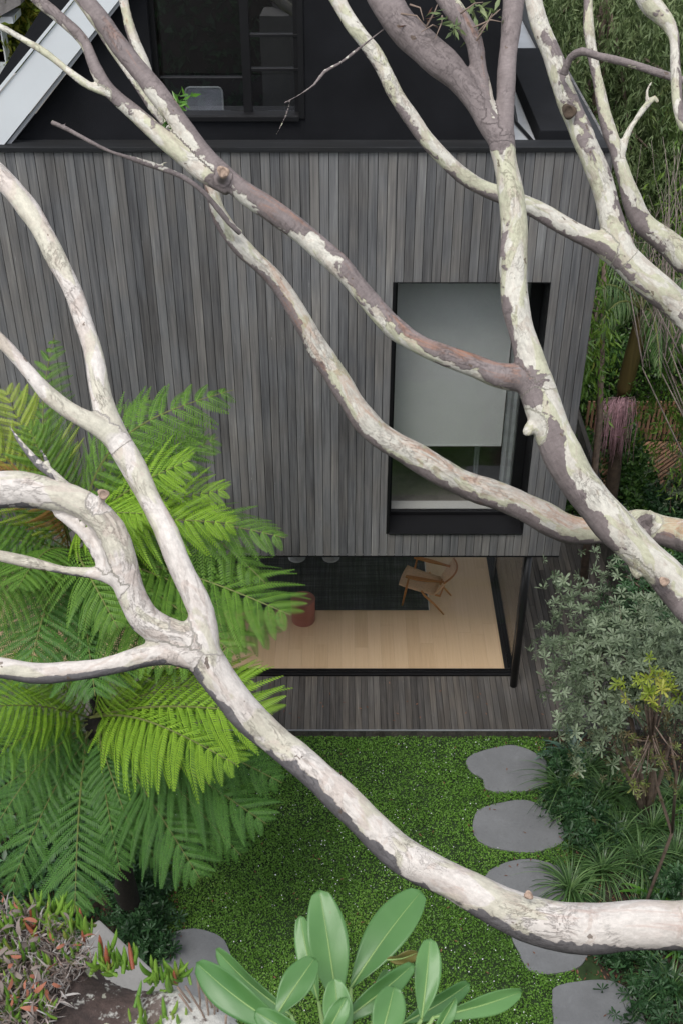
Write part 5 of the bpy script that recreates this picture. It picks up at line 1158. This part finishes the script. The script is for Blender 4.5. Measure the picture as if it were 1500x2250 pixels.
# slatted timber fence & deck & pool
fen = thing('slat_fence', 'timber fence of thin upright cedar slats beyond the palm', 'fence', (4.9, 19.4, 0)); mb = MB(); x = 4.7
while x < 9.5: mb.box(x, x+.045, 19.38, 19.42, .1, .95); x += .085
mb.build('slat', M['slat'], fen); fen.children[0]['kind'] = 'stuff'
mb = MB(); mb.box(4.7, 9.5, 19.425, 19.46, .25, .32); mb.box(4.7, 9.5, 19.425, 19.46, .75, .82); mb.build('rail', M['slat'], fen)
mb = MB(); k = 4.7-2.2
while k < 9.5:
    mb.prism([(k, 17.4, .08), (k+.07, 17.4, .08), (k+.07+1.9, 19.3, .08), (k+1.9, 19.3, .08)], (0, 0, .03)); k += .11
mb.build('pool_deck', M['slat'], kind='structure')
mb = MB(); mb.box(5.0, 6.6, 16.2, 17.38, .05, .10); mb.build('pool_water', M['pool'], kind='structure')
mb = MB(); mb.box(6.75, 7.1, 13.6, 18.2, 0, 1.5); o = mb.build('garden_wall', M['greywall']); tag(o, 'smooth grey rendered wall at the right photo edge by the pool', 'wall')
# dark side fence running away
sf = thing('side_fence', 'dark weathered side fence with a top rail running away past the house', 'fence', (4.4, 16, 0)); mb = MB()
y = 13.4
while y < 21: mb.box(4.38, 4.40, y, y+.11, 0, 1.02); y += .115
mb.build('board', M['deck'], sf); sf.children[0]['kind'] = 'stuff'; mb = MB(); mb.box(4.35, 4.43, 13.4, 21, 1.03, 1.07); mb.build('rail', M['deck'], sf)

# ---- bangalow palm
pb = Vector((PY(1345, 1060, 15.9).x, 15.9, 0)); ptop = PY(1412, 690, 15.9); ctr = PY(1366, 870, 15.9)
palm = thing('palm_tree', 'palm with smooth brown crownshaft, hanging fronds and pink flower stalks', 'palm', (pb.x, pb.y, 0))
mb = MB(); mb.tube([pb, Vector((pb.x, pb.y, ctr.z*.5)), Vector((ctr.x, ctr.y, ctr.z))], [.13, .11, .10], 14); mb.build('trunk', M['darktrunk'], palm, smooth=True)
mb = MB(); a, b_ = ctr, ptop; mb.tube([a, a.lerp(b_, .12), a.lerp(b_, .5), a.lerp(b_, .85), b_], [.09, .125, .125, .115, .08], 16); mb.build('crownshaft', M['palmshaft'], palm, smooth=True)
def palm_frond(par, p0, p1, p2, lw=.45, mat='palm', n=34):
    p0, p1, p2 = map(Vector, (p0, p1, p2)); parts = []; pos = []; X = []; Nn = []
    def B_(t): return p0*(1-t)**2 + p1*2*t*(1-t) + p2*t*t
    for i in range(n):
        t = .12+.88*i/n; c = B_(t); tan = (B_(min(1, t+.02))-B_(t-.02)).normalized(); sd_ = tan.cross(Vector((0, 0, 1))); sd_ = sd_.normalized() if sd_.length > 1e-3 else Vector((1, 0, 0))
        for s in (-1, 1): pos.append(c); X.append(tan*.45 + sd_*s*.55 + Vector((0, 0, -1.1))); Nn.append(Vector((0, -.4, 1)) + sd_*s*.4)
    pos = np.array([tuple(x) for x in pos]); X = np.array([tuple(x) for x in X]) + rng.normal(size=(len(pos), 3))*.06; Nn = np.array([tuple(x) for x in Nn])
    ln = lw*np.repeat(np.sin(np.linspace(.35, 2.9, n)), 2)
    V, Fc, r = scatter(*strap_tpl(4, 1.3, .5), pos, X, Nn, np.stack([ln, np.full(len(ln), .019), ln], 1))
    o = link('palm_frond', npmesh('palm_frond', V, Fc, r), M[mat], par)
    q = MB(); q.tube([B_(i/10) for i in range(11)], [.022*(1-i/11)+.004 for i in range(11)], 6); qo = q.build('midrib', M['rachis'], None, smooth=True); qo.parent = o
palm_ends = [((1330,560),(1265,690),15.6), ((1360,540),(1230,560),16.2), ((1345,600),(1290,790),15.6), ((1460,560),(1540,640),15.4), ((1470,620),(1530,790),15.2), ((1440,540),(1500,560),16.8), ((1400,560),(1420,520),18.5), ((1480,600),(1480,820),15.3), ((1390,520),(1380,480),17), ((1350,590),(1262,760),17.2), ((1440,640),(1450,830),14.9)]
for (m_, e_, t_) in palm_ends: palm_frond(palm, ptop, P(m_[0], m_[1], t_+.7), P(e_[0], e_[1], t_+.7), .62)
palm_frond(palm, ptop, P(1440, 645, 17.2), P(1490, 720, 17.0), .26, 'palm_y', 22)
mb = MB()
for k in range(110):   # pink hanging flower strands
    s0 = ctr + Vector((random.uniform(-.09, .06), -.13, random.uniform(-.06, .03))); a = random.choice([random.uniform(-.36, .2), random.gauss(-.08, .1)]); m1 = s0 + Vector((a*.9, -.12, random.uniform(-.02, .12))); e = s0 + Vector((a*1.05+random.gauss(0, .03), -.16+random.gauss(0, .05), -random.uniform(.55, 1.05)))
    mb.tube([s0, m1, m1.lerp(e, .35)+Vector((a*.15, 0, .02)), m1.lerp(e, .7)+Vector((random.gauss(0, .012), 0, 0)), e], [.006, .005, .0042, .0038, .003], 4)
mb.build('flower_stalk', M['flowerstalk'], palm, smooth=True)

# second slim stem with sparse growth left of the palm
# ---- upper left background: golden tree, neighbour roof with a post, fern
tree('golden_tree', 'yellow green tree beyond the white roof edge at top left', (-6.4, 22), 9.2, 2.0, 240, 120, .17, .35, M['yellowtree'], None, .16, (0, 0, -.4), 7.2, seed=20, clr=.7)
tree('leafy_tree', 'dark leafy tree low behind the neighbour post at top left', (-7.8, 21), 7.0, 2.0, 160, 110, .14, .35, M['ivy'], None, .12, (0, 0, -.3), 4.5, seed=21, clr=.6)
hedge('dark hedge far behind the white roof edge at upper left', -14, -4, 28, 29, 9, 20000, .25)
nh = thing('neighbour_house', 'neighbouring house corner with grey tiled roof and pale post at top left', 'house', (-8, 20, 0))
def BX(u0, v0, u1, v1, y, dy): 
    a, b_ = PY(u0, v0, y), PY(u1, v1, y); return (min(a.x, b_.x), max(a.x, b_.x), y, y+dy, min(a.z, b_.z), max(a.z, b_.z))
q = MB(); pr = [PY(-80, 0, 20), PY(-80, 36, 20), PY(0, 36, 20), PY(46, 10, 20), PY(46, -4, 20), PY(0, -10, 20)]; q.prism(pr, (0, 1.6, 0)); q.build('roof', M['tiles'], nh)
q = MB(); q.box(*BX(-60, 60, 12, 136, 20.2, .25)); q.box(*BX(-60, 37, 30, 52, 20.1, .6)); q.build('wall', M['whitemetal'], nh)
q = MB(); q.box(PY(-20, 130, 20.2).x, PY(14, 130, 20.2).x, 20.2, 20.5, 0, PY(0, 60, 20.2).z); q.build('post', M['whitemetal'], nh)

# ================================================================== FOREGROUND
# sandstone rock ledge below the camera, lichen patched
rz = CZ - 2.35
rp = [(-200,2010),(0,2000),(90,2015),(160,2050),(205,2085),(215,2110),(290,2150),(400,2160),(450,2180),(500,2205),(560,2260),(600,2330),(600,2700),(-300,2700)]
def rock():
    o2 = [PZ(u, v, rz) for u, v in rp]; xs_ = [p.x for p in o2]; ys_ = [p.y for p in o2]; poly = [(p.x, p.y) for p in o2]
    nx, ny = 150, 130; gx = np.linspace(min(xs_)-.02, max(xs_)+.02, nx); gy = np.linspace(min(ys_)-.02, max(ys_)+.02, ny)
    X, Y = np.meshgrid(gx, gy); X = X.ravel(); Y = Y.ravel(); ins = inpoly(X, Y, poly)
    # distance to outline
    dmin = np.full(len(X), 9.)
    for i in range(len(poly)):
        a = np.array(poly[i]); b_ = np.array(poly[(i+1) % len(poly)]); ab = b_-a; q = np.stack([X, Y], 1)-a; t_ = np.clip((q@ab)/(ab@ab), 0, 1); dmin = np.minimum(dmin, np.linalg.norm(q-t_[:, None]*ab, axis=1))
    sd_ = np.where(ins, dmin, -dmin)
    bumpy = .02*np.sin(X*9+1)*np.cos(Y*7) + .012*np.sin(X*23+Y*11) + .006*np.sin(X*51)*np.sin(Y*47) + rng.normal(size=len(X))*.0015
    Z = rz + bumpy + .0*X - np.where(sd_ < .06, ((.06-sd_)/.06)**2*.05, 0); Z = np.where(sd_ < -.01, rz-.8, Z)
    V = np.stack([X, Y, Z], 1); idx = np.arange(nx*ny).reshape(ny, nx)
    Fc = np.stack([idx[:-1, :-1], idx[:-1, 1:], idx[1:, 1:], idx[1:, :-1]], -1).reshape(-1, 4)
    me = npmesh('rock_ledge', V, Fc, np.zeros(len(Fc))); at = me.attributes.new('pale', 'FLOAT', 'POINT')
    c = PZ(470, 2225, rz); pl = .24*np.exp(-((X-c.x)**2/.045+(Y-c.y)**2/.022)) - .03; at.data.foreach_set('value', pl.astype(np.float32))
    o = link('rock_ledge', me, M['rock'], smooth=True); tag(o, 'brown sandstone rock with pale lichen spots in the lower left foreground', 'rock')
    mb = MB(); mb.prism([(p.x, p.y, rz-.85) for p in o2], (0, 0, .55)); q = mb.build('lower_block', M['rock'], None); q.parent = o
    return poly
rock()
# concrete block behind the rock
cz = CZ - 4.2
mb = MB(); mb.prism([PZ(218, 2018, cz), PZ(348, 2140, cz), PZ(420, 2260, cz), PZ(150, 2400, cz), PZ(60, 2150, cz)], (0, 0, -.9)); o = mb.build('concrete_block', M['concrete'], bevel=.01)
tag(o, 'pale concrete block corner behind the foreground rock at lower left', 'concrete block')
mb = MB(); mb.prism([PZ(100, 2100, cz-.9), PZ(320, 2160, cz-.9), PZ(360, 2400, cz-.9), PZ(60, 2400, cz-.9)], (0, 0, -(cz-.9))); q = mb.build('foot', M['concrete']); q.parent = o
# dry litter: tangled grey twigs and dead leaves, and live succulents
poly = [(0,2000),(90,2020),(170,2055),(205,2100),(205,2130),(165,2150),(150,2200),(110,2250),(80,2320),(-120,2320),(-120,2020)]
pp = [PZ(u, v, rz) for u, v in poly]; pxy = [(p.x, p.y) for p in pp]
def inside(n, poly_):
    xs_ = [p[0] for p in poly_]; ys_ = [p[1] for p in poly_]; out = []
    while len(out) < n:
        x = random.uniform(min(xs_), max(xs_)); y = random.uniform(min(ys_), max(ys_))
        if inpoly(np.array([x]), np.array([y]), poly_)[0]: out.append((x, y))
    return np.array(out)
n = 2600; q = inside(n, pxy); pos = np.column_stack([q, rz + .005 + rng.random(n)*.03]); s = rng.uniform(.02, .055, n)
V, Fc, r = scatter(*strap_tpl(4, 1.2, .5), pos, rdir(n, (0, 0, .15)), rdir(n), np.stack([s, rng.uniform(.0015, .005, n), s*1.2], 1), rng.random(n)*.85)
k = 110; q2 = inside(k, pxy); pos2 = np.column_stack([q2, rz + .05 + rng.random(k)*.03]); s2 = rng.uniform(.022, .045, k)
V2, F2, r2 = scatter(*strap_tpl(4, .8, .5), pos2, rdir(k, (0, 0, .2)), rdir(k, (0, 0, 1)), np.stack([s2, s2*.28, s2], 1), np.where(rng.random(k) < .4, .95, .25))
V, Fc, r = merge([(V, Fc, r), (V2, F2, r2)])
o = link('dry_litter', npmesh('dry_litter', V, Fc, r), M['litter'], kind='stuff'); o['label'] = 'tangle of dry grey stems and rust coloured dead leaves on the rock'
def fat_leaf(n=7, m=6):
    v = []; f = []
    for i in range(n+1):
        t = i/n; r_ = .11*math.sin(math.pi*min(1, t*.72+.26))**.8*.72*(1 if t < .98 else .2); x = t; z = .28*t*t
        for j in range(m): a = 6.283*j/m; v.append((x - .1*t*t, math.cos(a)*r_, math.sin(a)*r_ + z))
    for i in range(n):
        for j in range(m): f.append((i*m+j, i*m+(j+1) % m, (i+1)*m+(j+1) % m, (i+1)*m+j))
    return np.array(v), np.array(f)
FL = fat_leaf()
suc = [(10,2180,9,.8,'succulent tuft at the left photo edge halfway down the rock'), (60,2090,8,.8,'succulent tuft left of centre in the dry litter'), (125,2055,10,.9,'leafy succulent tuft near the top of the dry litter'), (15,2040,12,1,'succulent tuft at the top left corner of the rock'), (105,2120,7,.8,'small succulent tuft right of centre in the dry litter'), (95,2215,8,.8,'succulent tuft at the lower end of the dry litter'), (170,2090,9,.8,'succulent tuft where the litter meets the bare rock'), (5,2100,9,.9,'succulent tuft cut by the left photo edge'), (20,2110,10,.9,'succulent tuft at the far left edge of the rock'), (30,2230,12,1,'succulent tuft in the bottom left corner'), (55,2030,10,.9,'reddish green succulent tuft among the dry litter at upper left of the rock'), (100,2010,12,1,'succulent tuft on the ridge of the rock under the deep frond'), (150,2025,10,.9,'green succulent tuft on the rock edge left of the concrete block'), (190,2050,9,1.0,'succulent tuft at the rock corner by the concrete block'), (75,2150,6,.8,'small succulent tuft in the middle of the dry litter'), (235,2110,12,1.0,'succulent tuft leaning over the concrete block'), (270,2120,10,.9,'succulent tuft on the concrete side of the rock'), (345,2150,12,.9,'bright succulent tuft on the rock in front of the stepping stone'), (385,2150,12,.9,'rightmost succulent tuft on the rock edge'), (310,2240,7,.8,'succulent tuft at the bottom edge between lichen spots'), (380,2250,7,.8,'small succulent tuft at the bottom edge by the pale lichen')]
for (u, v, n, s, lab) in suc:
    n = int(n*1.5); p = PZ(u, v, rz+.015); a = rng.random(n)*6.28; e = rng.uniform(.5, 1.3, n); X = np.stack([np.cos(a)*np.cos(e), np.sin(a)*np.cos(e), np.sin(e)], 1)
    pos = np.array(p) + np.stack([rng.normal(size=n)*.016, rng.normal(size=n)*.016, -rng.random(n)*.02], 1); sz = rng.uniform(.045, .085, n)*s
    V, Fc, r = scatter(*FL, pos, X, X + np.array([0, 0, 1.0]) + .01, sz, np.where(rng.random(n) < .05, .98, rng.random(n)*.75))
    o = link('succulent', npmesh('succulent', V, Fc, r), M['succulent'], smooth=True); tag(o, lab, 'succulent', 'succulent tufts on the foreground rock')
# dry brown seed stalks on the rock
p = PZ(455, 2240, rz); mb = MB()
for k in range(9):
    b0 = p + Vector((random.uniform(-.03, .03), random.uniform(-.02, .02), -.05)); e = b0 + Vector((random.uniform(-.05, .03), random.uniform(-.02, .03), random.uniform(.10, .20))); mb.tube([b0, b0.lerp(e, .5)+Vector((.006, 0, 0)), e], [.003, .0022, .003], 5)
o = mb.build('dry_stalks', M['twig'], smooth=True); tag(o, 'thin dry brown stalks beside the pale lichened rock and the big leaves', 'dry stalks')

# big rubbery leaves close to the camera
def big_leaf(par, b0, t0, w, td=1.9, tt=1.9, fold=.25, arch=.12, roll=0.0, mat=None, name='leaf'):
    B, T_ = P(*b0, td), P(*t0, tt); X = T_-B; Ln = X.length; X.normalize(); cdir = (Vector((0, 0, CZ))-B).normalized(); Nn = Matrix.Rotation(roll, 3, X) @ cdir
    Y = Nn.cross(X).normalized(); Z = X.cross(Y).normalized(); W = w/F*td; n, m_ = 26, 6; vs = []; fs = []; mid = []; lvv = []
    for i in range(n+1):
        t = i/n; ww = W/2*(math.sin(math.pi*min(1, (t*.93+.02))**1.25)**.72) if t < .999 else 0; ww = max(ww, .0015 if t < .5 else 0.0002)
        for j in range(-m_, m_+1):
            s = j/m_; z = fold*abs(s)**1.3*ww + arch*Ln*math.sin(math.pi*t)*.5 + .0022*math.sin(t*9+s*2+b0[0])*abs(s)
            vs.append(B + X*Ln*t + Y*s*ww + Z*z); mid.append(1.0 if j == 0 else 0.0); lvv += [t*3 - abs(s)*.55, 0, 0]
    q = 2*m_+1
    for i in range(n):
        for j in range(2*m_): fs.append((i*q+j, i*q+j+1, (i+1)*q+j+1, (i+1)*q+j))
    mbx = MB(); mbx.add(vs, fs); me = mbx.mesh(name); at = me.attributes.new('mid', 'FLOAT', 'POINT'); at.data.foreach_set('value', np.array(mid, np.float32)); at = me.attributes.new('lv', 'FLOAT_VECTOR', 'POINT'); at.data.foreach_set('vector', np.array(lvv, np.float32))
    o = link(name, me, mat or M['bigleaf'], par, smooth=True); s_ = o.modifiers.new('s', 'SOLIDIFY'); s_.thickness = .0007; s_.offset = 0
    # raised midrib
    rb = MB(); rb.tube([B + X*Ln*t + Z*(arch*Ln*math.sin(math.pi*t)*.5+.0006) for t in np.linspace(0, .96, 14)], [.0019*(1-.85*t) for t in np.linspace(0, 1, 14)], 6)
    ro = rb.build('midrib', M['midrib'], None, smooth=True); ro.parent = o
M['midrib'] = plain('leaf_midrib', (.20, .31, .10), .5)
bp = thing('broadleaf_plant', 'broad rubbery green leaves close to the camera at the bottom centre, slightly out of focus', 'plant', tuple(P(760, 2600, 1.95)))
L_list = [((742,2215),(702,1955),112,1.95,2.0,.2,.10,.1), ((770,2170),(925,1958),118,2.0,2.1,.25,.12,-.3), ((925,2240),(943,2062),76,1.8,1.85,.35,.1,.2), ((952,2235),(1146,2178),62,1.8,1.85,.4,.1,.4), ((735,2255),(908,2118),68,1.75,1.8,.3,.12,.3),
 ((640,2270),(432,2115),100,1.85,1.9,.3,.15,-.4), ((605,2235),(692,2105),86,1.8,1.85,.3,.08,-.2), ((690,2290),(560,2222),70,1.7,1.72,.3,.1,-.3), ((752,2310),(735,2150),82,1.7,1.72,.3,.1,.0), ((830,2300),(865,2168),95,1.7,1.75,.25,.1,.2),
 ((700,2200),(660,2012),60,2.1,2.15,.3,.1,-.3), ((640,2230),(475,2085),70,2.0,2.1,.3,.1,-.7), ((880,2250),(1030,2160),64,2.0,2.05,.3,.1,.5), ((815,2250),(850,2130),60,2.05,2.1,.3,.1,.4), ((940,2290),(1000,2190),40,1.7,1.7,.4,.1,.6), ((700,2300),(760,2190),60,1.65,1.66,.3,.1,.3)]
for (b0, t0, w_, td, tt, fo, ar, ro) in L_list: big_leaf(bp, b0, t0, w_*.80, td, tt, fo, ar, ro)
big_leaf(bp, (850, 2108), (917, 2092), 42, 1.9, 1.88, .2, .15, .9, plain('bronze_leaf_big', (.12, .11, .03), .45), 'young_leaf')
mb = MB(); cst = P(760, 2600, 1.95)
for (b0, t0, w_, td, tt, fo, ar, ro) in L_list: e = P(*b0, td); mb.tube([cst, cst.lerp(e, .6)+Vector((0, .02, -.01)), e], [.012, .007, .0028], 7)
mb.tube([cst + Vector((0, 0, -2.0)), cst], [.02, .014], 8)
mb.build('stem', M['midrib'], bp, smooth=True)
